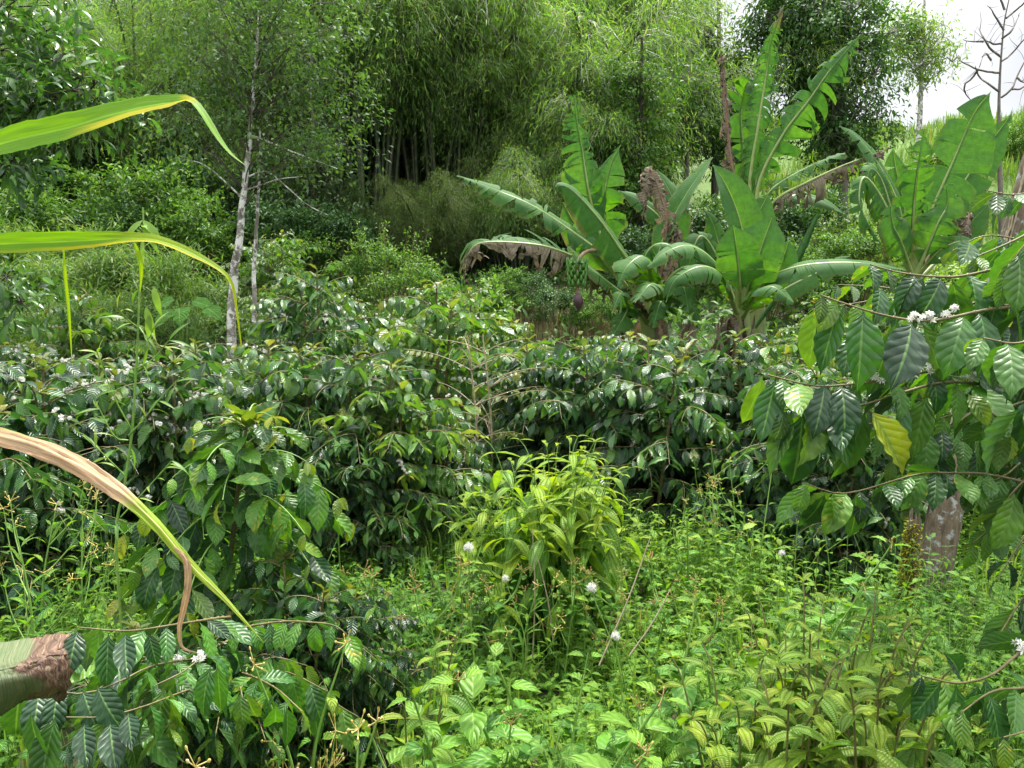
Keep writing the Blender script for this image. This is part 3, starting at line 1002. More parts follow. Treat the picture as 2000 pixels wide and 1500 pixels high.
SH = {"leafy": Stock(shrub_proto(51, 2.2, 2.6, 30, 220, T_TREE, .13, "tree_mid", young=.25)),
      "leafy2": Stock(shrub_proto(52, 2.4, 2.4, 28, 220, T_SMALL, .12, "tree_mid", young=.15)),
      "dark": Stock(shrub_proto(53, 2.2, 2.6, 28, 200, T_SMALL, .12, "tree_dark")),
      "round": Stock(shrub_proto(54, 1.75, 2.0, 34, 240, T_SMALL, .075, "tree_mid", young=.35, shoots=9)),
      "bright": Stock(shrub_proto(55, 1.5, 1.1, 16, 120, T_TREE, .12, "tree_mid", young=.5, upright=.3)),
      "thicket": Stock(shrub_proto(56, 1.7, 2.6, 30, 330, T_BAMBOO, .19, "thicket", name="bamboo_thicket", cat="bamboo", droop=.35)),
      "pale": Stock(shrub_proto(57, 1.8, 2.2, 26, 200, T_SMALL, .13, "tree_pale", young=.2))}
SG = "shrubs at the foot of the slope"
for kind, u, Y, s, rz, lab in [
    ("leafy", 60, 17, 1.1, 0, "bright green shrub at the left edge below the glossy overhanging tree"),
    ("leafy2", 170, 18.5, 1.2, 1, "leafy green shrub above the second green blade, left of the thin climbing stem"),
    ("leafy", 300, 18, 1.25, 2.3, "light green shrub with young tips left of the pale trunk"),
    ("leafy2", 380, 17, .95, 3.1, "green shrub just left of the white-trunked tree at the height of its bare limbs"),
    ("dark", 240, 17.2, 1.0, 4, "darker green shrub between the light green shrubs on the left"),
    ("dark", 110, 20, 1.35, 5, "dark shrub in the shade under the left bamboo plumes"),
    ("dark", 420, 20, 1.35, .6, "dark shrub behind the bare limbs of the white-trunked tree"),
    ("dark", 560, 17.5, .95, 1.4, "dark shrub right of the thin pale sapling trunk"),
    ("leafy2", 545, 15.8, .6, 2.1, "low green shrub at the foot of the thin pale sapling trunk"),
    ("leafy", 600, 16.6, .62, 2.4, "low mid green shrub between the thin sapling and the round bush"),
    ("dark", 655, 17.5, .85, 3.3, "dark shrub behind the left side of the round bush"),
    ("round", 765, 14, 1.0, .3, "round light green bush with upright shoots standing in front of the bamboo"),
    ("leafy2", 775, 12.7, .42, 1.2, "low green shrub at the front foot of the round bush"),
    ("leafy", 850, 13.0, .42, 2.2, "low bushy shrub at the right foot of the round bush"),
    ("bright", 925, 11, 1.0, .9, "bright yellow-green leafy shrub right of the round bush"),
    ("bright", 895, 11.6, .8, 2.2, "small bright shrub at the left side of the yellow-green leafy shrub"),
    ("dark", 1090, 15, .42, 1.2, "dark low shrub on the dry bank under the banana bunch"),
    ("leafy2", 1160, 14.6, .40, 3.2, "green low shrub on the dry bank right of the banana bunch"),
    ("leafy", 955, 13.8, .40, 0.2, "low light green shrub at the left end of the dry bank"),
    ("dark", 1030, 16, .42, 4.2, "small dark shrub on the dry bank below the brown-edged banana leaf"),
    ("leafy2", 985, 15.6, .45, 1.2, "low green shrub on the dry bank left of the small dark shrub"),
    ("thicket", 40, 12.5, 1.05, 0, "low fine-leaved bamboo thicket at the left edge under the second green blade"),
    ("thicket", 180, 12.8, 1.05, 1.7, "low bamboo thicket around the hanging yellow strip"),
    ("thicket", 300, 13.4, 1.05, 3.0, "low bamboo thicket behind the elephant-ear leaves"),
    ("thicket", 110, 14.6, 1.2, 5.0, "low bamboo thicket behind the hanging yellow strip, farther back"),
    ("thicket", 20, 9.6, .80, 2.2, "nearest low bamboo thicket at the left edge, just behind the coffee rows"),
    ("thicket", 150, 9.9, .78, .7, "low bamboo thicket just behind the coffee rows, around the foot of the hanging yellow strip"),
    ("thicket", 270, 10.6, .78, 3.7, "low bamboo thicket left of the elephant-ear leaves"),
    ("leafy2", 60, 10.8, .62, 5.5, "dark leafy shrub at the left edge below the low bamboo"),
    ("dark", 90, 10.6, .52, 1.9, "dark shrub between the low bamboo thickets and the coffee rows at the left"),
    ("dark", 330, 11.4, .45, 3.9, "dark shrub right behind the elephant-ear leaves"),
    ("leafy2", 170, 11.2, .55, 2.5, "green shrub under the hanging yellow strip"),
    ("dark", 1270, 17, .9, .8, "dark green shrub behind the pale narrow banana leaf"),
    ("dark", 1345, 19, 1.0, 2.8, "dark shrub behind the large upright banana leaf"),
    ("leafy2", 1420, 20, 1.0, 3.9, "green shrub behind the middle banana plants"),
    ("dark", 1555, 20, 1.15, 5.2, "dark shrub left of the grey trunk behind the half-dead banana leaf"),
    ("leafy2", 1600, 17, .75, .1, "leafy shrub at the foot of the grey trunk"),
    ("leafy", 1680, 17, .85, 1.9, "light green shrub right of the grey trunk under the torn banana leaf"),
    ("pale", 1700, 20, .95, 2.6, "pale green shrub below the hanging torn leaf of the right banana plant"),
    ("pale", 1660, 24, .95, 3.6, "pale shrub on the slope under the dense dark tree"),
    ("leafy2", 1815, 30, .85, 4.4, "round green shrub on the skyline under the pale airy tree"),
    ("pale", 1745, 31, 1.1, 5.0, "pale shrub on the skyline left of the right banana plant's tip"),
    ("pale", 1850, 33, 1.2, .4, "pale yellow-green shrub on the ridge left of the leafless tree"),
    ("dark", 1725, 23, .6, 2.0, "small dark shrub on the grassy slope left of the right banana plant"),
    ("leafy", 1870, 13, .62, 1.1, "green shrub behind the coffee branches at the right, below the grassy slope"),
    ("leafy", 1990, 36, 1.0, 2.0, "green shrub on the ridge at the right edge"),
    ("pale", 1960, 15, .9, 4.0, "light green shrub under the leafless tree on the grassy slope"),
    ("pale", 1905, 17, .8, 2.9, "light green shrub to the right of the right banana plant's stem"),
    ("leafy2", 1500, 16, .7, 2.9, "leafy shrub seen between the two tallest banana stems"),
]:
    SH[kind].put(ground_at(u, Y), rz, s, lab, SG)


# ------------------------------------------------------------------ coffee bushes
def drooping_branch(rng, p0, az, L, rise, sag, n=9):
    s = np.linspace(0, 1, n)
    d = np.array([math.cos(az), math.sin(az), 0])
    side = np.array([-d[1], d[0], 0]) * rng.normal(0, .08)
    P = p0 + (d[None] * s[:, None] + side * (s ** 2)[:, None]) * L
    P[:, 2] += L * (rise * s - sag * s ** 2)
    return P


def coffee_leaves(cb, rng, P, L, step, ls, tm, start=.12, droop=.65, young_tip=.0, keep=1.0, jitter=.25, age0=0.0):
    """opposite pairs of hanging leaves along the branch polyline"""
    k = max(2, int(L / step))
    s = np.linspace(start, 1.0, k)
    m = len(P) - 1
    pos = np.stack([np.interp(s * m, np.arange(m + 1), P[:, i]) for i in range(3)], 1)
    T = nrm(np.stack([np.interp(s * m, np.arange(m + 1), tangents(P)[:, i]) for i in range(3)], 1))
    S = nrm(np.cross(T, [0, 0, 1.0]))
    for sg in (-1, 1):
        use = rng.random(k) < keep
        n = int(use.sum())
        if not n:
            continue
        dr = droop * rng.uniform(.45, 1.35, (n, 1))
        D = S[use] * sg * rng.uniform(.5, 1.0, (n, 1)) + T[use] * rng.uniform(.15, .6, (n, 1)) + np.array([0, 0, -1.0]) * dr + rng.normal(0, jitter, (n, 3))
        Up = np.array([0, 0, .8]) + S[use] * sg * .7 + rng.normal(0, .22, (n, 3))
        ag = age0 + young_tip * np.clip((s[use] - .8) / .2, 0, 1) * rng.random(n)
        sz = ls * rng.uniform(.65, 1.15, n) * np.where(s[use] > .93, .6, 1)
        scatter(cb, tm, pos[use], D, Up, sz, None, np.clip(ag, 0, 1), rng=rng)
    return pos, T


def coffee_proto(seed, h=1.5, w=1.5, ls=.125, flowers=.0, young=.15, stems=2, keep=.9, sag=.5, mat="coffee", step=.055, tm=None, pair=.085):
    rng = np.random.default_rng(seed)
    tm = tm or T_COFFEE
    root = thing("coffee_bush", "", "coffee bush")
    tb, cb, fb = MB(), MB(), MB()
    for si in range(stems):
        hs = h * rng.uniform(.85, 1.0)
        a0 = rng.uniform(0, 6.28)
        lean = rng.uniform(.0, .22) * w if stems > 1 else .05
        ST = smooth_path([[0, 0, -.15], [math.cos(a0) * lean * .5, math.sin(a0) * lean * .5, hs * .45], [math.cos(a0) * lean, math.sin(a0) * lean, hs]], 24)
        tube(tb, ST, [.022, .016, .006], 6)
        n = int(hs / pair)
        az = rng.uniform(0, 6.28)
        for i in range(2, n):
            f = i / n
            p0 = np.array([np.interp(f, np.linspace(0, 1, 24), ST[:, k]) for k in range(3)])
            az += math.pi / 2 + rng.normal(0, .35)
            prof = np.interp(f, [0, .15, .4, .7, .9, 1], [.7, .95, 1.0, .78, .4, .12])
            for sg in (0, math.pi):
                L = w * .5 * prof * rng.uniform(.7, 1.2)
                if L < .06:
                    continue
                rise = np.interp(f, [0, .5, 1], [.15, .35, .9])
                P = drooping_branch(rng, p0, az + sg + rng.normal(0, .2), L, rise, sag * rng.uniform(.6, 1.2))
                tubes(tb, P[None], .005, .0018, 4)
                pos, T = coffee_leaves(cb, rng, P, L, step, ls, tm, .12, .6, young * 3 * (f > .5) + young * .4, keep)
                if flowers and rng.random() < flowers:
                    m = rng.random(len(pos)) < .6
                    fp = np.repeat(pos[m], 2, 0)
                    fp = fp + rng.normal(0, .010, fp.shape) + np.array([0, 0, .012])
                    scatter(fb, T_STAR, fp, rdir(rng, len(fp)) + np.array([0, 0, .6]), rdir(rng, len(fp)), .019 * rng.uniform(.7, 1.2, len(fp)), rng=rng)
                if L > .45:
                    for q in rng.uniform(.3, .7, 2):
                        k = int(q * 8)
                        P2 = drooping_branch(rng, P[k], az + sg + rng.choice([-1, 1]) * rng.uniform(.5, .9), L * .45, .2, sag)
                        tubes(tb, P2[None], .004, .0015, 4)
                        coffee_leaves(cb, rng, P2, L * .45, step, ls * .9, tm, .2, .6, young * 2, keep)
        # young top
        k = 6
        a = rng.uniform(0, 6.28, k)
        D = np.stack([np.cos(a), np.sin(a), rng.uniform(.3, 1.4, k)], 1)
        scatter(cb, tm, ST[-1] - np.array([0, 0, 1]) * rng.uniform(0, .1, (k, 1)), D, np.array([0, 0, 1.0]) + D * .2, ls * rng.uniform(.5, .9, k), None,
                rng.uniform(.3, 1, k), rng=rng)
    tb.build("stem", M["twig"], root)
    cb.build("foliage", M[mat], root)
    if flowers:
        fb.build("blossoms", M["petal"], root)
    return root


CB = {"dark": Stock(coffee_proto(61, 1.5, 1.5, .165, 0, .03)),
      "big": Stock(coffee_proto(62, 1.5, 1.8, .165, 0, .06, 3)),
      "flower": Stock(coffee_proto(63, 1.5, 1.7, .165, .9, .12, 2, .8)),
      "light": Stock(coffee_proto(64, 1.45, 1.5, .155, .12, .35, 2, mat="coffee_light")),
      "young": Stock(coffee_proto(65, 1.35, 1.3, .13, 0, .75, 2, mat="coffee_light")),
      "open": Stock(coffee_proto(66, 1.5, 1.7, .16, .2, .12, 2, .62)),
      "far2": Stock(coffee_proto(68, 1.35, 1.4, .135, .1, .1, 2, .9, step=.07)),
      "far": Stock(coffee_proto(67, 1.5, 1.6, .135, .15, .2, 2, .9, step=.075, mat="coffee_light"))}
CG = "coffee bushes planted in rows across the field"
front = [
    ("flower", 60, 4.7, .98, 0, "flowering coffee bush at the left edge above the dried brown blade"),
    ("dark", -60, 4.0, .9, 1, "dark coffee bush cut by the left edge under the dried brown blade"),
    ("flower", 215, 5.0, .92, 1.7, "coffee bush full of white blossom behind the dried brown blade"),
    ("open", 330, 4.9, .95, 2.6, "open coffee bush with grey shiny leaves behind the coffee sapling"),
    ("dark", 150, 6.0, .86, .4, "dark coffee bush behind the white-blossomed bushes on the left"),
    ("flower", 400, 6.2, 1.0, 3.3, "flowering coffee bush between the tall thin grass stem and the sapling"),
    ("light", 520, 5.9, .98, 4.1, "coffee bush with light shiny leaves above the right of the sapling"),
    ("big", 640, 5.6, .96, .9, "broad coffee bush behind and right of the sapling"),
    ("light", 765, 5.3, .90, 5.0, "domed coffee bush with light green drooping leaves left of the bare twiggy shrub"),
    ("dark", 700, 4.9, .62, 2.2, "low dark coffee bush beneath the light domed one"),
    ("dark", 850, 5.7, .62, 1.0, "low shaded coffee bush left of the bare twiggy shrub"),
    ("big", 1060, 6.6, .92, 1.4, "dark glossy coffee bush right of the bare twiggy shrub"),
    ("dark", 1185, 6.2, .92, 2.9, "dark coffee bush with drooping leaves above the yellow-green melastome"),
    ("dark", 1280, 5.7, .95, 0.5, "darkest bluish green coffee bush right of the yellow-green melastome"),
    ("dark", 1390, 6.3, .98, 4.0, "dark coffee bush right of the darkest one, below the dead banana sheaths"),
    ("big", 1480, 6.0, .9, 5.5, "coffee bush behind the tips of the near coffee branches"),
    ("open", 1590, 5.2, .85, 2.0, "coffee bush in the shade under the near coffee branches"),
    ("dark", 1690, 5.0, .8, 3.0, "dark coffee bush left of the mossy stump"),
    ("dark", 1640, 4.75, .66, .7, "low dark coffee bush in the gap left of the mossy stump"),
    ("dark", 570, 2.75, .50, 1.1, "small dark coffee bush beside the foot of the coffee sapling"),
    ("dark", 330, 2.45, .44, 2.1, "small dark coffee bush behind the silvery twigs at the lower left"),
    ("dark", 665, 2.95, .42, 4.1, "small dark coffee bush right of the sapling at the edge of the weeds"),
    ("light", 1960, 5.6, .98, 4.6, "coffee bush behind the lichened trunk at the right edge"),
    ("young", 1560, 7.6, 1.12, 1.3, "coffee bush with yellow-orange new leaves below the low banana leaf"),
    ("young", 1480, 8.2, 1.0, 3.4, "coffee bush with yellowish tips at the foot of the middle banana plant"),
    ("young", 800, 9.0, 1.02, 2.7, "coffee bush with orange-tinged young shoots in front of the round bush"),
    ("young", 890, 8.3, .98, 4.9, "coffee bush with bright young leaves below the yellow-green leafy shrub"),
    ("young", 700, 9.6, .95, .1, "coffee bush with yellowish shoots left of the round bush"),
    ("light", 1010, 7.6, .98, 5.9, "coffee bush with silvery light leaves under the banana bunch"),
    ("open", 1130, 7.9, .85, .8, "open coffee bush just below the purple banana bud"),
    ("light", 1225, 7.3, .92, 3.7, "coffee bush in front of the left banana plant's base"),
    ("open", 1340, 7.3, .9, 5.2, "coffee bush with bare twigs in front of the dead banana sheaths"),
    ("young", 1700, 8.0, 1.0, 2.5, "coffee bush with yellow tips right of the low banana leaf"),
    ("light", 1760, 10.5, 1.1, 3.5, "coffee bush with bright leaves at the foot of the right banana plant"),
]
for kind, u, Y, s, rz, lab in front:
    CB[kind].put(ground_at(u, Y), rz, s, lab, CG)
rc = np.random.default_rng(5)
taken = [(ground_at(u, Y)[:2]) for _, u, Y, *_ in front]
zones = [(-1e9, 250, "coffee bush in the packed rows below the low bamboo thicket on the left"),
         (250, 520, "coffee bush in the packed rows around the foot of the pale trunk"),
         (520, 760, "coffee bush in the packed rows left of and below the round bush"),
         (760, 1020, "coffee bush in the packed rows below the bright leafy shrubs"),
         (1020, 1300, "coffee bush in the packed rows below the dry bank"),
         (1300, 1e9, "coffee bush in the packed rows around the middle and right banana plants")]
for row, Y in enumerate(np.arange(6.9, 15.2, 1.15)):
    x = -Y * .72 - 1 + (row % 2) * .6
    while x < Y * .72 + 1:
        px, py = x + rc.normal(0, .25), Y + rc.normal(0, .3)
        x += 1.38
        if min(np.hypot(px - q[0], py - q[1]) for q in taken) < .72:
            continue
        u = 1000 + px / py * F
        if 860 < u < 965 and py < 8:
            continue
        if 1180 < u < 1470 and 8.3 < py < 10.5:
            continue
        if u < 500 and py > (9.4 if u < 380 else 8.6):
            continue
        if 240 < u < 460 and py > 7.0:
            continue
        if 960 < u < 1200 and py > 9.3:
            continue
        if u > 1250 and py > 12.5:
            continue
        taken.append((px, py))
        kind = rc.choice(["far", "far", "far2", "light"]) if py > 9 else rc.choice(["light", "light", "open", "flower", "far2", "far"])
        if py > 8 and rc.random() < .25:
            kind = "young"
        lab = next(z[2] for z in zones if z[0] <= u < z[1])
        CB[kind].put((px, py, float(gz(px, py))), rc.uniform(0, 6.28), rc.choice([.72, .85, .95, 1.08, 1.25]), lab, CG)

# half-bare twiggy shrub in the gap
def bare_shrub():
    rng = np.random.default_rng(8)
    base = ground_at(925, 6.2)
    o = thing("twiggy_shrub", "half-bare shrub with straight straw-coloured twigs in the gap between coffee bushes", "shrub", base)
    tb, cb = MB(), MB()
    for sx in (0, .12):
        ST = smooth_path([[sx, 0, -.1], [sx + .02, 0, .7], [sx - .05, .05, 1.45]], 12)
        tube(tb, ST, [.014, .005], 5)
        for i in range(26):
            f = rng.uniform(.2, .95)
            p0 = ST[int(f * 11)]
            P = drooping_branch(rng, p0, rng.uniform(0, 6.28), rng.uniform(.3, .62), .55, .25)
            tubes(tb, P[None], .0045, .002, 4)
            if rng.random() < .6:
                coffee_leaves(cb, rng, P, .5, .07, .08, T_COFFEE, .5, .5, 1.0, .5, age0=.5)
    tb.build("stem", M["dry_stem"], o)
    cb.build("foliage", M["coffee"], o)


bare_shrub()


# ------------------------------------------------------------------ banana plants
def banana_leaf(root, pts, base, w, face=(0, -.4, 1), tears=.5, fold=.25, droop=.5, wl=1.0, wr=1.0, dead=0.0, edge=.25, seed=0, pet=.14,
                nseg=44, grav=.35, rmid=.016, dl=None, dr=None, dead_l=None, dead_r=None, fl=None, fr=None, label=None, tip_dead=.0):
    """pts: (u, v, Y) from stem to tip. fold: rise of both halves; droop: how much their outer part hangs; tears: how torn"""
    rng = np.random.default_rng(seed + 900)
    P = smooth_path([at(*p) - base for p in pts], nseg)
    T = tangents(P)
    face = np.asarray(face, float)
    N = nrm(face[None] - T * (T @ face)[:, None])
    S = np.cross(T, N)
    tt = np.linspace(0, 1, nseg)
    Lm = np.linalg.norm(np.diff(P, axis=0), axis=1).sum()
    prof = np.interp(tt, [0, pet * .7, pet, pet + .10, .35, .6, .8, .93, 1], [0, .0, .16, .62, .97, 1, .76, .33, .02])
    mb = MB()
    na = 6
    alld = dead
    for sg, ws, dro, dd, fo in ((-1, wl, droop if dl is None else dl, dead if dead_l is None else dead_l, fold if fl is None else fl),
                                (1, wr, droop if dr is None else dr, dead if dead_r is None else dead_r, fold if fr is None else fr)):
        # cut the half-blade into strips
        t0 = pet * .75
        cuts = [t0]
        while cuts[-1] < .995:
            mean = .020 + .34 * (1 - tears) ** 1.8
            cuts.append(min(1.0, cuts[-1] + max(.012, rng.gamma(2.2, mean / 2.2))))
        for a, b in zip(cuts[:-1], cuts[1:]):
            if b - a < .006:
                continue
            torn = tears * rng.uniform(.5, 1.3)
            nt = max(2, int((b - a) * nseg) + 2)
            ts = np.linspace(a, b, nt)
            tc = (a + b) / 2
            ang = rng.normal(0, .28 + .25 * (tears > .6)) * torn
            cutlen = 1 - rng.uniform(0, .22) * torn
            if dd > .5:
                cutlen = 1 - rng.uniform(0, .55)
                torn *= .55
            slide = rng.normal(0, .07) * torn
            rnd = rng.random()
            d = np.linspace(0, 1, na)
            tl = ts[:, None] + (tc - ts)[:, None] * ((.42 + .10 * (tears > .6)) * min(torn, 1) * d[None] ** 1.1) + slide * d[None] ** 2
            tl = np.clip(tl, 0, 1)
            hw = np.interp(ts, tt, prof) * w * (.44 if w > .5 else .48) * ws * cutlen
            p0 = np.stack([np.interp(tl, tt, P[:, k]) for k in range(3)], -1)
            Tn = nrm(np.stack([np.interp(tl, tt, T[:, k]) for k in range(3)], -1))
            Nn = nrm(np.stack([np.interp(tl, tt, N[:, k]) for k in range(3)], -1))
            Sn = nrm(np.stack([np.interp(tl, tt, S[:, k]) for k in range(3)], -1)) * sg
            # direction turns downward as it goes outward
            th = fo - (dro * 1.9 + ang) * d ** 1.2 + .05 * np.sin(ts * 40 + rnd * 6)[:, None] * d
            dirv = Sn * np.cos(th)[..., None] + Nn * np.sin(th)[..., None]
            gk = grav * (dro + .3 * torn) * d ** 1.2
            dirv = nrm(dirv + np.array([0, 0, -1.0]) * gk[None, :, None] * 1.3 + Tn * .16)
            step = hw[:, None] / (na - 1)
            off = np.cumsum(np.concatenate([np.zeros((nt, 1, 3)), (dirv[:, 1:] + dirv[:, :-1]) / 2 * step[..., None]], 1), 1)
            V = np.stack([np.interp(ts, tt, P[:, k]) for k in range(3)], -1)[:, None] + off + (p0 - p0[:, :1])
            if dd > .5:
                V += (rng.normal(0, .014, V.shape) + .03 * np.sin(d * 7 + rnd * 9)[None, :, None] * rng.normal(0, 1, 3)) * d[None, :, None]
            A = np.zeros((nt, na, 4))
            A[..., 0] = .5 + sg * .5 * d[None]
            A[..., 1] = ts[:, None]
            A[..., 2] = np.clip(.15 + .7 * rnd, 0, 1)
            e = edge * rng.uniform(.3, 1.6)
            ag = np.clip((d - (1 - e * .5)) / .12, 0, 1) * .9
            if tip_dead:
                ag = np.maximum(ag[None], np.clip((ts - (1 - tip_dead)) / .08, 0, 1)[:, None])
            else:
                ag = ag[None] * np.ones((nt, 1))
            A[..., 3] = ag
            i = np.arange(nt - 1)[:, None] * na
            j = np.arange(na - 1)[None]
            if sg > 0:
                Fq = np.stack([i + j, i + j + 1, i + na + j + 1, i + na + j], -1).reshape(-1, 4)
            else:
                Fq = np.stack([i + j, i + na + j, i + na + j + 1, i + j + 1], -1).reshape(-1, 4)
            # upper side of the blade must be the face's front
            mb.add(V.reshape(-1, 3), Fq[:, ::-1], A.reshape(-1, 4), 1 if dd > .5 else 0)
    o = mb.build("leaf", [M["banana"], M["banana_dead"]], root)
    rb = MB()
    tube(rb, P - N * rmid * .6, [rmid * 1.7, rmid * 1.2, rmid * .8, rmid * .3], 6)
    rb.build("midrib", M["dead_midrib"] if alld > .5 else M["midrib"], o)
    if label:
        o["label"] = label
    return o


def stem_part(root, base, pts, r, seed, name="pseudostem", mat="pseudostem", n=12):
    mb = MB()
    rng = np.random.default_rng(seed)
    tube(mb, smooth_path([at(*p) - base if len(p) == 3 else p for p in pts], 20), r, n, rng=rng, lump=.03)
    return mb.build(name, M[mat], root)


def dead_sheaths(root, base, u, v, Y, n, hang, seed, spread=.25):
    rng = np.random.default_rng(seed)
    for i in range(n):
        mb = MB()
        a = rng.uniform(0, 6.28)
        p = at(u, v, Y) - base + np.array([math.cos(a), math.sin(a), 0]) * rng.uniform(.05, spread)
        L = hang * rng.uniform(.5, 1.1)
        q = p + np.array([math.cos(a) * .12, math.sin(a) * .12, -L])
        P = smooth_path([p, (p + q) / 2 + rng.normal(0, .05, 3), q], 9)
        side = nrm(np.array([-math.sin(a), math.cos(a), 0]) + rng.normal(0, .3, 3))
        wv = np.interp(np.linspace(0, 1, 9), [0, .3, .8, 1], [.03, .08, .07, .02]) * rng.uniform(.6, 1.2)
        cols = np.linspace(-1, 1, 5)
        V = P[:, None] + side[None, None] * (wv[:, None] * cols[None])[..., None] + rng.normal(0, .012, (9, 5, 3))
        V += np.array([math.cos(a), math.sin(a), 0]) * (-.5 * wv[:, None] * cols[None] ** 2)[..., None]
        A = np.zeros((9, 5, 4))
        A[..., 0] = (cols + 1) / 2
        A[..., 1] = np.linspace(0, .3, 9)[:, None]
        A[..., 2] = rng.random()
        i_ = np.arange(8)[:, None] * 5
        j_ = np.arange(4)[None]
        mb.add(V.reshape(-1, 3), np.stack([i_ + j_, i_ + j_ + 1, i_ + j_ + 6, i_ + j_ + 5], -1).reshape(-1, 4), A.reshape(-1, 4))
        mb.build("dead_sheath", M["banana_dead"], root)


UPF = (0, -.55, 1)       # blade turned up and a little to the viewer
CAM = (0, -1, .25)       # blade facing the viewer
BKF = (0, 1, .6)         # seen from below / behind


def banana_left():
    Y = 9.0
    base = ground_at(1270, Y)
    o = thing("banana_plant", "banana plant with a hanging bunch of green fruit, its leaves spreading to the left", "banana plant", base)
    stem_part(o, base, [(1285, 760, Y), (1275, 660, Y), (1255, 590, Y), (1240, 545, Y)], [.15, .12, .10, .07], 1)
    L = lambda pts, w, **k: banana_leaf(o, pts, base, w, **k)
    # long arched leaf with brown shredded lower half
    L([(1240, 640, 9), (1200, 585, 8.9), (1150, 520, 8.7), (1080, 484, 8.5), (1000, 472, 8.4), (935, 474, 8.3), (912, 500, 8.3), (906, 548, 8.3)], .62,
      face=(0, -.15, 1), tears=.94, fold=.55, droop=.4, dl=.95, dr=.1, dead_l=1, edge=.05, seed=1, wl=1.25, wr=.75, fl=-.8, pet=.16, tip_dead=.13, grav=.8,
      label="arched leaf with brown shredded lower half")
    L([(1225, 560, 9), (1180, 500, 9), (1114, 449, 9), (1042, 402, 8.9), (970, 371, 8.9), (893, 342, 8.9)], .50,
      face=(0, -.8, 1), tears=.72, fold=.1, droop=.55, seed=2, pet=.12)
    L([(1215, 560, 9.2), (1170, 450, 9.2), (1150, 373, 9.1), (1138, 294, 9.1), (1128, 240, 9.1), (1122, 186, 9.1)], .62, wl=1.1, wr=.8,
      face=CAM, tears=.92, fold=.05, droop=.12, dr=.65, seed=3, grav=.15, pet=.2, edge=.04, label="upright leaf torn into comb-like strips")
    L([(1215, 560, 9.3), (1180, 420, 9.3), (1182, 370, 9.2), (1195, 315, 9.2), (1212, 283, 9.2)], .62,
      face=(-.3, -1, .5), tears=.55, fold=.1, droop=.35, seed=4, pet=.3, edge=.05)
    L([(1262, 590, 9), (1243, 535, 8.8), (1204, 474, 8.6), (1165, 420, 8.4), (1120, 372, 8.2), (1092, 362, 8.1), (1085, 380, 8.1)], .55,
      face=(.45, -.55, .8), tears=.25, fold=.15, fl=-.75, wl=1.15, droop=.25, seed=5, pet=.12, label="broad shiny leaf with a glowing yellow-green lower half")
    L([(1220, 560, 9.4), (1165, 490, 9.5), (1125, 440, 9.5), (1100, 395, 9.5)], .6, face=CAM, tears=.2, fold=.1, droop=.3, seed=6, pet=.2)
    L([(1270, 560, 9.1), (1294, 470, 9.1), (1312, 431, 9.1), (1344, 373, 9.1), (1391, 306, 9.2)], .42, face=(-.9, -.5, .5), tears=.15, fold=.35, droop=.15, seed=7, pet=.15)
    L([(1290, 560, 9.5), (1320, 440, 9.6), (1315, 390, 9.6), (1283, 330, 9.7)], .55, face=(.3, -1, .4), tears=.35, fold=.1, droop=.4, seed=8, pet=.3)
    L([(1300, 540, 9.6), (1300, 445, 9.6), (1255, 395, 9.6), (1208, 372, 9.7)], .34, face=(.2, -1, .5), tears=.35, fold=.05, droop=.35, seed=9, pet=.2)
    L([(1290, 560, 9.1), (1302, 440, 9.0), (1290, 380, 9.0), (1269, 328, 9.0), (1262, 380, 8.95), (1256, 425, 8.95)], .40, face=CAM, tears=.9, fold=0, droop=.9, dead=1,
      seed=10, pet=.3, grav=1.2, label="dead brown folded leaf")
    # low leaves round the crown
    for i, (pts, w, face) in enumerate([
        ([(1255, 600, 9), (1200, 560, 8.7), (1150, 520, 8.5), (1110, 480, 8.4)], .55, (0, -.6, 1)),
        ([(1265, 590, 9), (1270, 530, 8.6), (1255, 500, 8.4), (1225, 520, 8.2), (1205, 560, 8.1)], .55, (0, -.5, 1)),
        ([(1260, 610, 9), (1230, 600, 8.5), (1215, 570, 8.2), (1195, 610, 8.0)], .42, (0, -.5, 1)),
        ([(1270, 610, 8.9), (1285, 565, 8.5), (1270, 555, 8.2), (1240, 590, 8.0)], .5, (0, -.5, 1)),
        ([(1275, 615, 8.9), (1320, 560, 8.5), (1335, 560, 8.2), (1345, 610, 8.0)], .5, (0, -.5, 1)),
        ([(1265, 630, 8.9), (1235, 600, 8.6), (1215, 625, 8.4), (1190, 670, 8.3)], .42, (0, -.5, 1)),
        ([(1270, 630, 8.9), (1300, 585, 8.6), (1345, 590, 8.4), (1365, 625, 8.3)], .45, (0, -.5, 1)),
    ]):
        L(pts, w * .82, face=face, tears=.55 + .05 * (i % 4), fold=.2, droop=.5 + .08 * (i % 3), seed=20 + i, pet=.15, edge=.35)
    for i, (pts, w_, fc, dd) in enumerate([
        ([(1262, 600, 9.1), (1225, 520, 9.3), (1185, 480, 9.4), (1150, 470, 9.5)], .42, (.3, -1, .5), 0),
        ([(1268, 610, 8.9), (1310, 540, 8.7), (1350, 520, 8.6), (1395, 545, 8.5), (1410, 590, 8.5)], .36, (0, -.6, 1), 0),
        ([(1272, 620, 8.8), (1300, 600, 8.4), (1290, 590, 8.2), (1275, 640, 8.1)], .34, (0, -.7, 1), 0),
        ([(1262, 600, 9.0), (1255, 520, 8.8), (1275, 480, 8.7), (1310, 480, 8.6), (1330, 520, 8.6)], .34, (0, -.6, 1), 0),
        ([(1280, 600, 9), (1318, 500, 9), (1322, 455, 9), (1312, 440, 9), (1306, 480, 9)], .22, CAM, 1),
        ([(1268, 620, 8.9), (1240, 585, 8.7), (1222, 600, 8.6), (1215, 660, 8.6)], .22, CAM, 1),
    ]):
        L(pts, w_, face=fc, tears=.7, fold=.1, droop=.65, seed=110 + i, pet=.15, edge=.3, dead=dd, grav=.8)
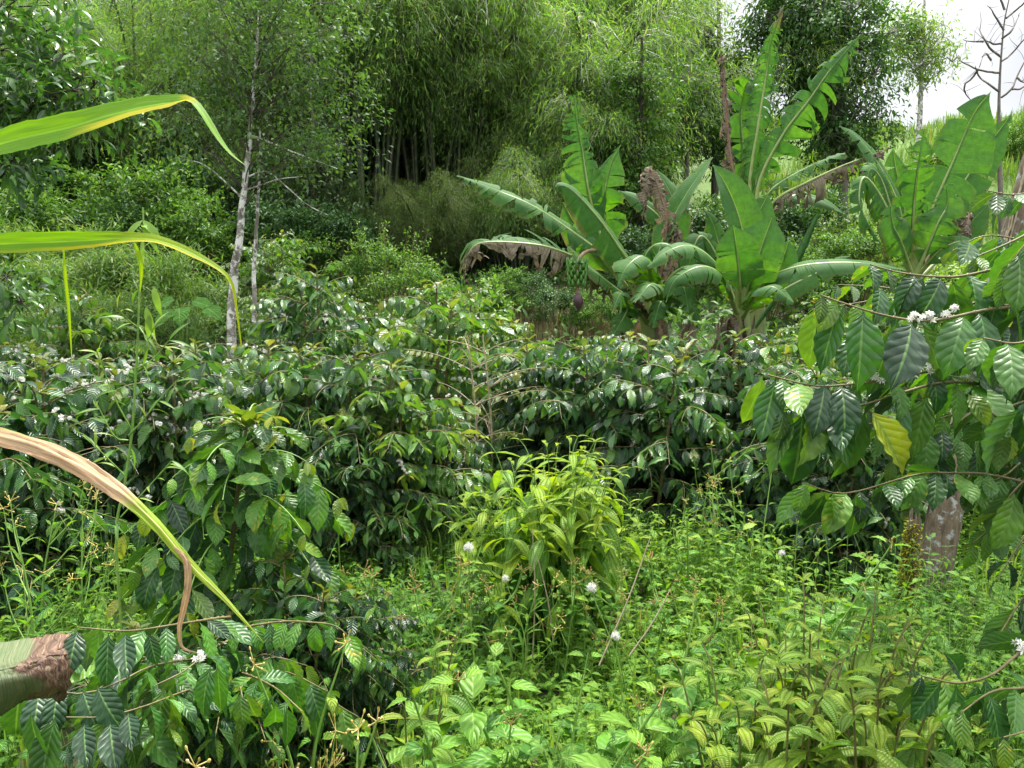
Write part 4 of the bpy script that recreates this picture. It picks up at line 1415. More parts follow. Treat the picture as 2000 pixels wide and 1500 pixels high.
    # peduncle, bunch and bud
    mb = MB()
    tube(mb, smooth_path([at(1240, 560, 9) - base, at(1200, 500, 8.8) - base, at(1150, 490, 8.4) - base, at(1126, 520, 8.25) - base, at(1128, 580, 8.25) - base], 20),
         [.03, .025, .02, .014], 7)
    mb.build("fruit_stalk", M["dead_midrib"], o)
    rng = np.random.default_rng(4)
    bo = MB()
    c = at(1127, 535, 8.25) - base
    tube(bo, [c + np.array([0, 0, .13]), c - np.array([0, 0, .16])], .02, 6)
    bunch = bo.build("fruit_bunch", M["dead_midrib"], o)
    for h in range(6):
        zc = .12 - h * .045
        for q in range(9):
            a = q / 9 * 6.28 + h * .4
            d = np.array([math.cos(a), math.sin(a), 0])
            p = c + np.array([0, 0, zc]) + d * .03
            r_ = .085 - .005 * h
            P = smooth_path([p, p + d * r_ * .75 - np.array([0, 0, .012]), p + d * r_ + np.array([0, 0, .05])], 8)
            P += rng.normal(0, .002, 3)
            fm = MB()
            tube(fm, P, [.005, .014, .016, .014, .005], 6)
            fm.build("fruit", M["fruit"], bunch)
    fm = MB()
    e = at(1129, 572, 8.25) - base
    f = at(1130, 608, 8.25) - base
    tube(fm, smooth_path([e, (e + f) / 2, f], 12), [.018, .045, .056, .05, .03, .008], 10)
    fm.build("flower_bud", M["male_bud"], o)
    dead_sheaths(o, base, 1275, 610, 9, 8, .7, 5, .18)


def banana_mid():
    Y = 8.8
    base = ground_at(1447, Y)
    o = thing("banana_plant", "low banana plant with broad fresh untorn leaves in front of the tallest one", "banana plant", base)
    stem_part(o, base, [(1450, 760, Y), (1449, 650, Y), (1447, 560, Y)], [.14, .11, .06], 2)
    L = lambda pts, w, **k: banana_leaf(o, pts, base, w, **k)
    L([(1447, 600, 8.8), (1455, 500, 8.8), (1445, 430, 8.75), (1420, 365, 8.7), (1393, 322, 8.7)], .66, face=(.55, -1, .3), tears=.05, fold=.35, droop=.15, seed=31, pet=.28,
      edge=0, wl=1.0, wr=1.05, label="upright fresh leaf with an unbroken blade")
    L([(1450, 600, 9.0), (1462, 480, 9.2), (1475, 430, 9.2), (1500, 380, 9.2)], .66, face=(-.3, -1, .45), tears=.1, fold=.2, droop=.2, seed=32, pet=.3, edge=0)
    L([(1446, 600, 8.6), (1446, 560, 8.4), (1443, 520, 8.3), (1438, 480, 8.25), (1432, 440, 8.25)], .60, face=(-.05, -1, -.25), tears=.3, fold=.25, droop=.2, seed=34, pet=.32, edge=.02,
      label="bright short leaf in front with the light shining through")
    L([(1450, 600, 8.7), (1468, 540, 8.5), (1488, 480, 8.4), (1508, 424, 8.4)], .66, face=(-.65, -1, .2), tears=.15, fold=.3, droop=.2, seed=35, pet=.25, edge=.02)
    L([(1450, 605, 8.8), (1500, 540, 8.6), (1530, 500, 8.5), (1540, 470, 8.5)], .5, face=(-.5, -1, .5), tears=.1, fold=.2, droop=.3, seed=36, pet=.2, edge=.02)
    L([(1455, 600, 8.8), (1500, 545, 8.5), (1560, 520, 8.3), (1640, 512, 8.2), (1710, 516, 8.1), (1770, 528, 8.1)], .42, face=(0, -.7, 1), tears=.5, fold=.15, droop=.5, seed=37, pet=.12,
      edge=.1, label="long low leaf reaching to the right")
    L([(1460, 610, 8.9), (1540, 560, 8.9), (1600, 530, 8.9), (1660, 500, 8.95)], .36, face=(0, -.9, .8), tears=.3, fold=.1, droop=.3, seed=38, pet=.2)
    L([(1440, 610, 8.7), (1402, 520, 8.5), (1350, 480, 8.3), (1300, 492, 8.1), (1265, 520, 8.0)], .46, face=(0, -.6, 1), tears=.55, fold=.2, droop=.6, seed=39, pet=.15, edge=.15)
    L([(1442, 610, 8.6), (1410, 540, 8.2), (1370, 520, 8.0), (1320, 545, 7.9), (1300, 590, 7.9)], .48, face=(0, -.6, 1), tears=.65, fold=.1, droop=.7, seed=40, pet=.15, edge=.3)
    L([(1450, 620, 8.6), (1480, 570, 8.2), (1510, 560, 8.0), (1550, 590, 7.9)], .46, face=(0, -.6, 1), tears=.6, fold=.2, droop=.6, seed=41, pet=.15, edge=.2)
    L([(1440, 600, 9), (1400, 500, 9.1), (1370, 460, 9.1), (1350, 500, 9.0), (1340, 560, 9.0)], .5, face=(0, -.8, .8), tears=.7, fold=.1, droop=.6, seed=42, pet=.15, edge=.2)
    L([(1440, 610, 9.1), (1405, 480, 9.3), (1390, 430, 9.3), (1375, 410, 9.3)], .5, face=(.4, -1, .4), tears=.35, fold=.1, droop=.4, seed=43, pet=.2)
    # furled new leaf
    mb = MB()
    tube(mb, smooth_path([at(1475, 640, 9.1) - base, at(1530, 560, 9.2) - base, at(1560, 500, 9.2) - base, at(1597, 420, 9.2) - base], 18), [.02, .03, .05, .045, .02], 9)
    f = mb.build("furled_leaf", M["banana"], o)
    f["label"] = "tightly furled new leaf"
    dead_sheaths(o, base, 1440, 620, 8.7, 11, .7, 6, .2)
    dead_sheaths(o, base, 1370, 630, 8.5, 5, .5, 7, .2)


def banana_tall():
    Y = 10.0
    base = ground_at(1478, Y)
    o = thing("banana_plant", "tallest banana plant with two high tattered leaves and a dead brown leaf on its left", "banana plant", base)
    stem_part(o, base, [(1476, 740, Y), (1476, 600, Y), (1474, 480, Y), (1472, 380, Y)], [.15, .12, .10, .05], 3)
    L = lambda pts, w, **k: banana_leaf(o, pts, base, w, **k)
    L([(1466, 430, 10), (1465, 350, 10), (1478, 262, 10), (1495, 157, 10), (1508, 75, 9.95), (1532, 10, 9.9)], .66, face=CAM, tears=.90, fold=-.1, droop=.8, dl=.85, dr=.8, seed=51, pet=.16,
      grav=.9, edge=.06, tip_dead=.12, label="highest leaf, tattered and brown at the tip")
    L([(1474, 430, 9.9), (1485, 350, 9.9), (1530, 262, 9.8), (1580, 196, 9.7), (1625, 132, 9.6), (1680, 68, 9.6)], .80, face=(.2, -1, .35), tears=.8, fold=.1, droop=.2, dl=.8, fl=-.3, dr=.3,
      seed=52, pet=.2, edge=.04, tip_dead=.04, grav=.7, label="slanting leaf with a combed upper edge")
    L([(1468, 430, 10.2), (1457, 330, 10.3), (1448, 240, 10.3), (1452, 190, 10.3), (1462, 158, 10.2), (1475, 190, 10.1)], .62, face=(.2, -1, .2), tears=.7, fold=.1, droop=.4, seed=53, pet=.1, edge=.05)
    L([(1466, 440, 9.9), (1440, 370, 9.9), (1425, 290, 9.9), (1417, 196, 9.9), (1409, 108, 9.9)], .34, face=CAM, tears=.95, fold=-.4, droop=1.1, dead=1, seed=54, pet=.2, grav=2.2,
      label="dead brown shrivelled leaf standing upright")
    L([(1474, 440, 9.9), (1505, 372, 9.7), (1580, 325, 9.6), (1650, 298, 9.5)], .42, face=(0, -.5, 1), tears=.85, fold=.15, droop=.5, seed=55, pet=.2)
    L([(1474, 445, 9.8), (1517, 388, 9.5), (1570, 358, 9.4), (1640, 325, 9.3), (1700, 302, 9.2), (1738, 287, 9.2)], .48, face=(0, -.3, 1), tears=.92, fold=.0, fr=-.8, wr=1.2, droop=.8, dead_r=1, edge=.4, seed=56, pet=.15,
      grav=1.6, label="half-dead leaf with brown hanging rags")
    L([(1476, 450, 10), (1540, 385, 10), (1600, 390, 10), (1648, 418, 9.9)], .36, face=(0, -.7, 1), tears=.3, fold=.2, droop=.4, seed=57, pet=.2)
    L([(1470, 430, 10.1), (1478, 340, 10.2), (1490, 260, 10.3)], .5, face=(.2, -1, .3), tears=.6, fold=.1, droop=.35, seed=58, pet=.3)
    dead_sheaths(o, base, 1476, 440, 10, 5, .5, 8, .15)


def banana_right():
    Y = 9.0
    base = ground_at(1786, Y)
    o = thing("banana_plant", "banana plant on the right with big sunlit upright leaves in front of the grassy slope", "banana plant", base)
    stem_part(o, base, [(1788, 740, Y), (1787, 620, Y), (1786, 540, Y), (1788, 480, Y)], [.15, .11, .085, .05], 4)
    L = lambda pts, w, **k: banana_leaf(o, pts, base, w, **k)
    L([(1785, 530, 9), (1783, 460, 8.9), (1787, 380, 8.8), (1796, 310, 8.7), (1805, 252, 8.7)], .56, face=CAM, tears=.85, fold=.15, droop=.4, dl=.35, seed=71, pet=.2, edge=.05, tip_dead=.04,
      label="middle leaf with combed torn strips")
    L([(1792, 530, 9.1), (1815, 425, 9.1), (1860, 318, 9.1), (1902, 222, 9.1), (1936, 178, 9.1)], .86, face=(-.15, -1, .3), tears=.5, fold=.12, droop=.2, wl=.8, wr=1.1, seed=72, pet=.2,
      edge=.03, label="largest sunlit leaf slanting up to the right")
    L([(1795, 530, 9.4), (1840, 430, 9.5), (1905, 320, 9.6), (1974, 224, 9.6)], .66, face=(-.2, -1, .3), tears=.2, fold=.1, droop=.15, wl=.8, wr=1.0, seed=73, pet=.2, edge=.02)
    L([(1780, 530, 9.1), (1755, 400, 9.2), (1710, 310, 9.2), (1670, 262, 9.2), (1640, 246, 9.2)], .56, face=(.5, -.8, .8), tears=.45, fold=.2, droop=.4, seed=74, pet=.25, edge=.05)
    L([(1780, 530, 9.0), (1745, 420, 8.9), (1722, 350, 8.9), (1700, 330, 8.8), (1690, 370, 8.7)], .62, face=(.3, -1, .4), tears=.75, fold=.0, droop=.7, grav=.8, seed=75, pet=.2, edge=.05)
    L([(1780, 540, 8.9), (1735, 410, 8.7), (1690, 345, 8.6), (1680, 400, 8.5), (1715, 470, 8.5)], .5, face=(.2, -.8, .8), tears=.88, fold=-.2, droop=.9, seed=76, pet=.2, edge=.1, grav=.8)
    L([(1782, 530, 9.4), (1765, 400, 9.5), (1750, 330, 9.5), (1745, 290, 9.5)], .6, face=(.2, -1, .3), tears=.15, fold=.1, droop=.2, seed=77, pet=.25, edge=.02)
    L([(1784, 540, 8.8), (1760, 470, 8.6), (1745, 440, 8.5), (1740, 400, 8.5)], .5, face=CAM, tears=.5, fold=.1, droop=.45, seed=78, pet=.2)
    L([(1788, 540, 8.8), (1830, 440, 8.6), (1850, 400, 8.6), (1850, 360, 8.6)], .55, face=(-.3, -1, .4), tears=.6, fold=.1, droop=.45, seed=79, pet=.2)
    L([(1790, 540, 8.9), (1835, 490, 8.7), (1880, 470, 8.6), (1925, 480, 8.6)], .45, face=(0, -.7, 1), tears=.4, fold=.2, droop=.4, seed=80, pet=.2)
    L([(1790, 545, 9.0), (1850, 450, 9.1), (1890, 415, 9.1), (1888, 450, 9.0), (1880, 490, 9.0)], .34, face=CAM, tears=.9, fold=0, droop=.9, dead=1, seed=81, pet=.4, grav=1.5,
      label="dead brown hanging leaf")
    L([(1795, 545, 9.1), (1860, 480, 9.3), (1900, 430, 9.3), (1930, 400, 9.3)], .5, face=(-.3, -1, .4), tears=.2, fold=.1, droop=.2, seed=82, pet=.3)
    dead_sheaths(o, base, 1786, 560, 9, 5, .5, 9, .15)


banana_left()
banana_mid()
banana_tall()
banana_right()


# elephant-ear plant on the left
def heart_plant(name, label, leaves, base, mat, stem_mat="green_stem", cat="plant", ls=.5, wid=.8):
    o = thing(name, label, cat, base)
    sb, lb = MB(), MB()
    rng = np.random.default_rng(int(abs(base[0]) * 100))
    tm = [leaf_t(14, 8, wid, "heart", .12, .7, .08, 3)]
    for (u, v, Y, dx, dy, dz, s) in leaves:
        p = at(u, v, Y) - base
        tube(sb, smooth_path([np.array([0, 0, 0]), p * np.array([.5, .5, .75]), p], 10), [.014, .008], 6)
        d = np.array([[dx, dy, dz]])
        scatter(lb, tm, p[None], d, np.array([[0, -.5, 1.0]]), [s], [rng.random()], .15, rng=rng)
    sb.build("stem", M[stem_mat], o)
    lb.build("leaves", M[mat], o)
    return o


heart_plant("elephant_ear", "elephant-ear plant with big ribbed light green leaves left of the pale trunk's foot", [
    (345, 585, 10, -.9, -.2, -.25, .42), (370, 588, 10.2, .75, .1, -.1, .42), (350, 600, 9.8, .3, -.8, -.35, .40), (400, 600, 9.9, .8, -.4, -.3, .34), (340, 605, 9.7, -.5, -.6, -.4, .36)],
    ground_at(360, 10), "ear", wid=.72)

# ------------------------------------------------------------------ near shade-tree trunk with its mossy stump
def near_trunk():
    base = ground_at(1812, 4.3)
    rng = np.random.default_rng(12)
    o = thing("tree", "leaning grey-brown tree trunk with white lichen patches at the right", "tree", base)
    mb = MB()
    path = [np.array([0, 0, -.25]), at(1815, 1150, 4.3) - base, at(1838, 1040, 4.3) - base, at(1868, 910, 4.32) - base, at(1905, 760, 4.35) - base, at(1940, 600, 4.4) - base,
            at(1985, 420, 4.45) - base, at(2030, 250, 4.5) - base, at(2080, 60, 4.6) - base, at(2120, -160, 4.7) - base, at(2200, -420, 4.8) - base]
    tube(mb, smooth_path(path, 60), [.115, .092, .080, .070, .054, .042, .036, .032, .03, .025], 20, rng=rng, lump=.028)
    for pts in [[(2090, 20, 4.6), (2180, -200, 4.2), (2260, -360, 4.0)], [(2140, -230, 4.7), (2080, -420, 5.2), (2060, -600, 5.6)], [(2200, -420, 4.8), (2330, -560, 5.0), (2420, -650, 5.2)]]:
        tube(mb, smooth_path([at(*p) - base for p in pts], 14), [.04, .02, .008], 7, rng=rng, lump=.03)
    mb.build("trunk", M["bark_near"], o)
    cb = MB()
    for p in [(2260, -360, 4.0), (2060, -600, 5.6), (2420, -650, 5.2), (2230, -560, 4.8)]:
        c = at(*p) - base
        n = 130
        pos = c + rng.normal(0, .38, (n, 3)) * np.array([1, 1, .5])
        scatter(cb, T_TREE, pos, rng.normal(0, .7, (n, 3)) + np.array([0, 0, -.2]), np.array([0, 0, 1.0]) + rng.normal(0, .3, (n, 3)), .15 * rng.uniform(.7, 1.2, n), rng=rng)
    cb.build("crown", M["tree_mid"], o)
    # climbing dry stems on the upper trunk
    vb = MB()
    PP = smooth_path(path, 60)
    for i in range(7):
        k0, k1 = (26, 48) if i < 5 else (2, 16)
        q = PP[k0:k1] + np.array([-.03, -.045, 0]) * rng.uniform(.5, 1.1) + rng.normal(0, .008, (k1 - k0, 3)) + np.array([rng.uniform(-.02, .04), 0, 0])
        tube(vb, q, .005, 5)
    vb.build("climbing_vine", M["dry_stem"], o)
    b2 = ground_at(1772, 4.0)
    s = thing("stump", "broken wooden stump covered in yellow-green moss against the lichened trunk", "stump", b2)
    mb = MB()
    P = smooth_path([np.array([0, 0, -.2]), at(1772, 1160, 4.0) - b2, at(1780, 1085, 4.0) - b2, at(1787, 1012, 4.0) - b2], 26)
    tube(mb, P, [.075, .06, .045, .035, .03], 12, rng=rng, lump=.07)
    e = P[-1]
    for i in range(7):
        a = i / 7 * 6.28
        q = e + np.array([math.cos(a), math.sin(a), 0]) * .022
        tube(mb, [q - np.array([0, 0, .05]), q + np.array([0, 0, rng.uniform(.0, .05)])], [.012, .003], 5)
    mb.build("trunk", M["bark_near"], s)
    ms = MB()
    n = 5200
    f = rng.beta(1.2, 1.6, n)
    k = np.clip((f * 25).astype(int), 0, 25)
    a = rng.normal(math.pi * 1.15, .9, n)
    rr = np.interp(f, np.linspace(0, 1, 5), [.075, .06, .045, .035, .03]) * 1.0
    pos = P[k] + np.stack([np.cos(a) * rr, np.sin(a) * rr, rng.normal(0, .02, n)], 1)
    keep = pos[:, 2] > .0
    pos, a = pos[keep], a[keep]
    out = np.stack([np.cos(a), np.sin(a), .3 + 0 * a], 1)
    scatter(ms, T_SMALL, pos, out + rng.normal(0, .5, pos.shape), np.array([0, 0, 1.0]) + rng.normal(0, .3, pos.shape), .020 * rng.uniform(.6, 1.3, len(pos)), rng=rng)
    ms.build("moss", M["moss"], s)


near_trunk()


# ------------------------------------------------------------------ near coffee plants
def near_branch(root, base, pts, r0, seed, ls, step=.055, start=.0, droop=.8, keep=.9, flowers=0, young=.25, tm=None, fixed=(), age0=0.0, nodes=True):
    rng = np.random.default_rng(seed)
    P = smooth_path([at(*p) - base for p in pts], 26)
    tb = MB()
    L = np.linalg.norm(np.diff(P, axis=0), axis=1).sum()
    tube(tb, P, [r0, r0 * .7, r0 * .35], 7)
    if nodes:
        for s in np.arange(start, 1, step / L):
            k = s * 25
            c = np.array([np.interp(k, np.arange(26), P[:, i]) for i in range(3)])
            rr = r0 * (1.25 - .75 * s)
            tube(tb, [c - tangents(P)[int(k)] * rr * .8, c, c + tangents(P)[int(k)] * rr * .8], [rr * .7, rr * 1.25, rr * .7], 7)
    b = tb.build("branch", M["twig"], root)
    lb = MB()
    pos, T = coffee_leaves(lb, rng, P, L, step, ls, tm or T_COFFEE_HI, start, droop, young, keep, .22, age0)
    for (u, v, Y, du, dv, s, rnd, age, ang) in fixed:
        p = at(u, v, Y)
        d = at(u + du, v + dv, Y - (.03 if age > .8 else s * .85 if rnd < .2 else s * rng.uniform(-.2, .5))) - p
        ang = ang + rng.normal(0, .35) * (age <= .8)
        scatter(lb, T_COFFEE_HI, (p - base)[None], d[None], np.array([[ang, -1, 1.0 if rnd < .2 else .45]]), [s * 1.08], [rnd * .8], [age if age > .8 else age * .35], rng=rng)
    lb.build("leaves", M["coffee_near"], b)
    if flowers:
        fb = MB()
        for f in (flowers if hasattr(flowers, "__len__") else rng.uniform(.1, .9, flowers)):
            k = f * 25
            c = np.array([np.interp(k, np.arange(26), P[:, i]) for i in range(3)])
            n = 5
            fp = c + rng.normal(0, .007, (n, 3)) + np.array([0, -.003, .009])
            scatter(fb, T_BLOSSOM, fp, rdir(rng, n) + np.array([0, -.3, .7]), rdir(rng, n), .0105 * rng.uniform(.7, 1.2, n), rng=rng)
        fb.build("blossoms", M["petal"], b)
    return P


def near_right():
    base = np.array([1.72, 2.15, float(gz(1.72, 2.15))])
    o = thing("coffee_bush", "near coffee bush whose big glossy leaves hang from long twigs in at the right edge", "coffee bush", base)
    mb = MB()
    tube(mb, smooth_path([np.array([0, 0, -.1]), np.array([.02, .02, .8]), np.array([-.02, 0, 1.5]), np.array([0, .03, 2.1])], 24), [.026, .02, .008], 9)
    mb.build("stem", M["twig"], o)
    B = lambda pts, r, s, ls, **k: near_branch(o, base, pts, r, s, ls, **k)
    B([(2230, 470, 2.1), (2050, 500, 2.05), (1900, 535, 2.0), (1840, 541, 1.98), (1760, 533, 1.96), (1700, 517, 1.95)], .0055, 101, .150, start=.25,
      fixed=[(1787, 538, 1.95, -25, 60, .115, .15, 0, -.3), (1805, 540, 1.94, -40, 75, .125, .2, 0, .2), (1838, 543, 1.93, -25, 85, .13, .1, 0, .3), (1860, 545, 1.98, 25, 110, .16, .8, .1, -.4)],
      flowers=[.12, .3], keep=.6)
    B([(2040, 600, 2.25), (1880, 590, 2.2), (1740, 563, 2.15), (1636, 556, 2.12)], .004, 102, .13, start=.35, keep=.75)
    B([(2220, 560, 2.0), (2000, 596, 1.95), (1922, 606, 1.9), (1844, 623, 1.88), (1800, 627, 1.86), (1727, 616, 1.85), (1641, 590, 1.84), (1605, 577, 1.84)], .0055, 103, .165, start=.30,
      fixed=[(1780, 628, 1.83, -5, 115, .185, .02, 0, .15), (1686, 606, 1.83, -8, 120, .18, .55, 0, -.15), (1640, 592, 1.83, -28, 95, .165, .5, 0, -.3), (1605, 590, 1.9, -28, 110, .16, .9, .35, -.8),
             (1752, 625, 1.86, -38, 120, .18, .6, .05, .8), (1800, 630, 1.9, 50, 115, .175, .85, .25, .6)],
      flowers=[.62, .70, .73, .35], keep=.35)
    B([(2200, 700, 2.1), (1950, 700, 2.0), (1782, 732, 1.9), (1714, 744, 1.87), (1636, 753, 1.86), (1584, 753, 1.85), (1496, 731, 1.84)], .005, 104, .15, start=.35,
      fixed=[(1610, 752, 1.82, -5, 80, .135, .12, 0, .1), (1642, 752, 1.82, 22, 85, .145, .15, 0, -.2), (1515, 738, 1.84, -18, 85, .15, .4, 0, -.3), (1560, 755, 1.84, -12, 50, .08, .7, 0, .2),
             (1490, 735, 1.86, -25, 80, .13, .9, .4, .6)],
      flowers=[.6, .75], keep=.45)
    B([(2220, 740, 2.0), (2000, 757, 1.95), (1857, 746, 1.9), (1761, 767, 1.86), (1683, 791, 1.84), (1590, 798, 1.83), (1530, 800, 1.82)], .0055, 105, .155, start=.32,
      fixed=[(1700, 800, 1.76, 55, 85, .165, .5, .85, -.1), (1568, 803, 1.81, -8, 125, .18, .35, 0, -.25), (1640, 800, 1.82, 8, 80, .13, .15, 0, .3), (1548, 800, 1.83, -38, 100, .16, .8, .2, -.6),
             (1690, 800, 1.85, -30, 110, .175, .7, .1, .2), (1590, 800, 1.83, 15, 70, .12, .3, 0, .4), (1810, 770, 1.86, -20, 90, .15, .75, .2, -.2)],
      flowers=[.5], keep=.5)
    B([(2150, 980, 2.3), (1950, 930, 2.25), (1860, 924, 2.2), (1790, 927, 2.16), (1678, 959, 2.12), (1625, 962, 2.1), (1573, 944, 2.1)], .0045, 106, .145, start=.3,
      fixed=[(1672, 962, 2.08, 0, 75, .14, .35, .1, .1), (1612, 962, 2.09, -25, 60, .12, .3, 0, -.3), (1580, 948, 2.1, -40, 45, .13, .8, .1, -.3)], keep=.7)
    B([(2200, 380, 2.2), (2080, 420, 2.2), (1980, 470, 2.15), (1910, 500, 2.1)], .005, 107, .15, start=.2, keep=.9, flowers=[.5])
    B([(2230, 620, 1.75), (2080, 640, 1.72), (1990, 670, 1.7), (1920, 660, 1.7)], .005, 108, .16, start=.2, keep=.95, flowers=[.4])
    B([(2200, 790, 1.85), (2050, 830, 1.8), (1960, 820, 1.8), (1890, 770, 1.8)], .005, 109, .155, start=.2, keep=.95)
    B([(2230, 860, 2.4), (2040, 880, 2.35), (1960, 930, 2.3), (1900, 950, 2.3)], .005, 110, .14, start=.2, keep=.95)
    B([(2160, 300, 2.6), (2050, 360, 2.6), (1985, 380, 2.55), (1925, 372, 2.5)], .005, 111, .14, start=.3, keep=.8)
    B([(2180, 690, 2.6), (2050, 660, 2.55), (1960, 620, 2.5), (1890, 640, 2.5)], .005, 112, .14, start=.2, keep=.9, flowers=[.6])
    for q, (pts, ls) in enumerate([
        ([(2200, 560, 2.3), (2080, 560, 2.25), (1960, 570, 2.2), (1860, 610, 2.15)], .15), ([(2200, 640, 2.4), (2060, 700, 2.35), (1930, 740, 2.3), (1830, 730, 2.25)], .15),
        ([(2200, 760, 2.2), (2060, 770, 2.15), (1960, 800, 2.1), (1880, 860, 2.05)], .15), ([(2200, 520, 2.5), (2040, 480, 2.45), (1930, 460, 2.4), (1860, 490, 2.4)], .14),
        ([(2200, 900, 1.9), (2080, 900, 1.85), (2000, 940, 1.8), (1950, 1000, 1.8)], .15), ([(2200, 700, 1.7), (2090, 720, 1.65), (2010, 780, 1.62), (1975, 850, 1.62)], .16),
        ([(2200, 640, 2.5), (1960, 640, 2.42), (1760, 660, 2.35), (1600, 650, 2.3)], .135), ([(2200, 700, 2.5), (1980, 800, 2.45), (1800, 840, 2.4), (1660, 830, 2.35)], .135),
        ([(2200, 620, 2.6), (1960, 600, 2.55), (1780, 580, 2.5), (1620, 600, 2.45)], .13), ([(2200, 760, 2.6), (1980, 860, 2.5), (1840, 880, 2.45), (1740, 900, 2.4)], .13),
        ([(2180, 1020, 2.4), (2060, 1000, 2.35), (1970, 1010, 2.3), (1900, 1060, 2.3)], .13), ([(2200, 600, 2.6), (2040, 780, 2.5), (1900, 800, 2.45), (1760, 840, 2.4)], .14),
        ([(2200, 600, 2.7), (2000, 680, 2.6), (1850, 690, 2.5), (1700, 690, 2.45)], .14), ([(2200, 430, 2.0), (2090, 430, 1.95), (2010, 470, 1.9), (1960, 540, 1.9)], .15)]):
        B(pts, .0045, 150 + q, ls, start=.15, keep=.9, flowers=[.5] if q % 3 == 0 else 0)


near_right()


def near_right_low():
    base = np.array([1.15, 1.35, float(gz(1.15, 1.35))])
    o = thing("coffee_bush", "coffee twigs with dark ribbed leaves and a white blossom at the lower right corner", "coffee bush", base)
    mb = MB()
    tube(mb, smooth_path([np.array([0, 0, -.1]), np.array([.05, .02, .6]), np.array([.08, 0, 1.1])], 16), [.018, .008], 8)
    mb.build("stem", M["twig"], o)
    B = lambda pts, r, s, ls, **k: near_branch(o, base, pts, r, s, ls, **k)
    B([(2150, 1180, 1.6), (2000, 1270, 1.6), (1937, 1318, 1.58), (1870, 1334, 1.56), (1800, 1320, 1.55)], .0045, 121, .135, start=.2,
      fixed=[(1867, 1335, 1.53, 3, 75, .13, .4, 0, .05), (1840, 1330, 1.54, -40, 50, .11, .4, 0, -.3), (1870, 1325, 1.54, 12, -65, .10, .15, 0, .6), (1910, 1335, 1.55, -5, 50, .09, .35, 0, .2)],
      flowers=[.42], keep=.6)
    B([(2150, 1300, 1.5), (2020, 1340, 1.48), (1940, 1350, 1.46), (1880, 1390, 1.45)], .004, 122, .13, start=.2, keep=.9)
    B([(2150, 1060, 1.9), (2050, 1110, 1.9), (1990, 1180, 1.85), (1940, 1260, 1.8)], .004, 123, .12, start=.1, keep=.9)
    B([(2120, 960, 2.1), (2040, 1000, 2.1), (1980, 1080, 2.05), (1950, 1130, 2.0)], .004, 124, .12, start=.1, keep=.85)
    B([(2160, 1400, 1.4), (2040, 1420, 1.4), (1960, 1440, 1.38)], .004, 125, .12, start=.2, keep=.9)


near_right_low()


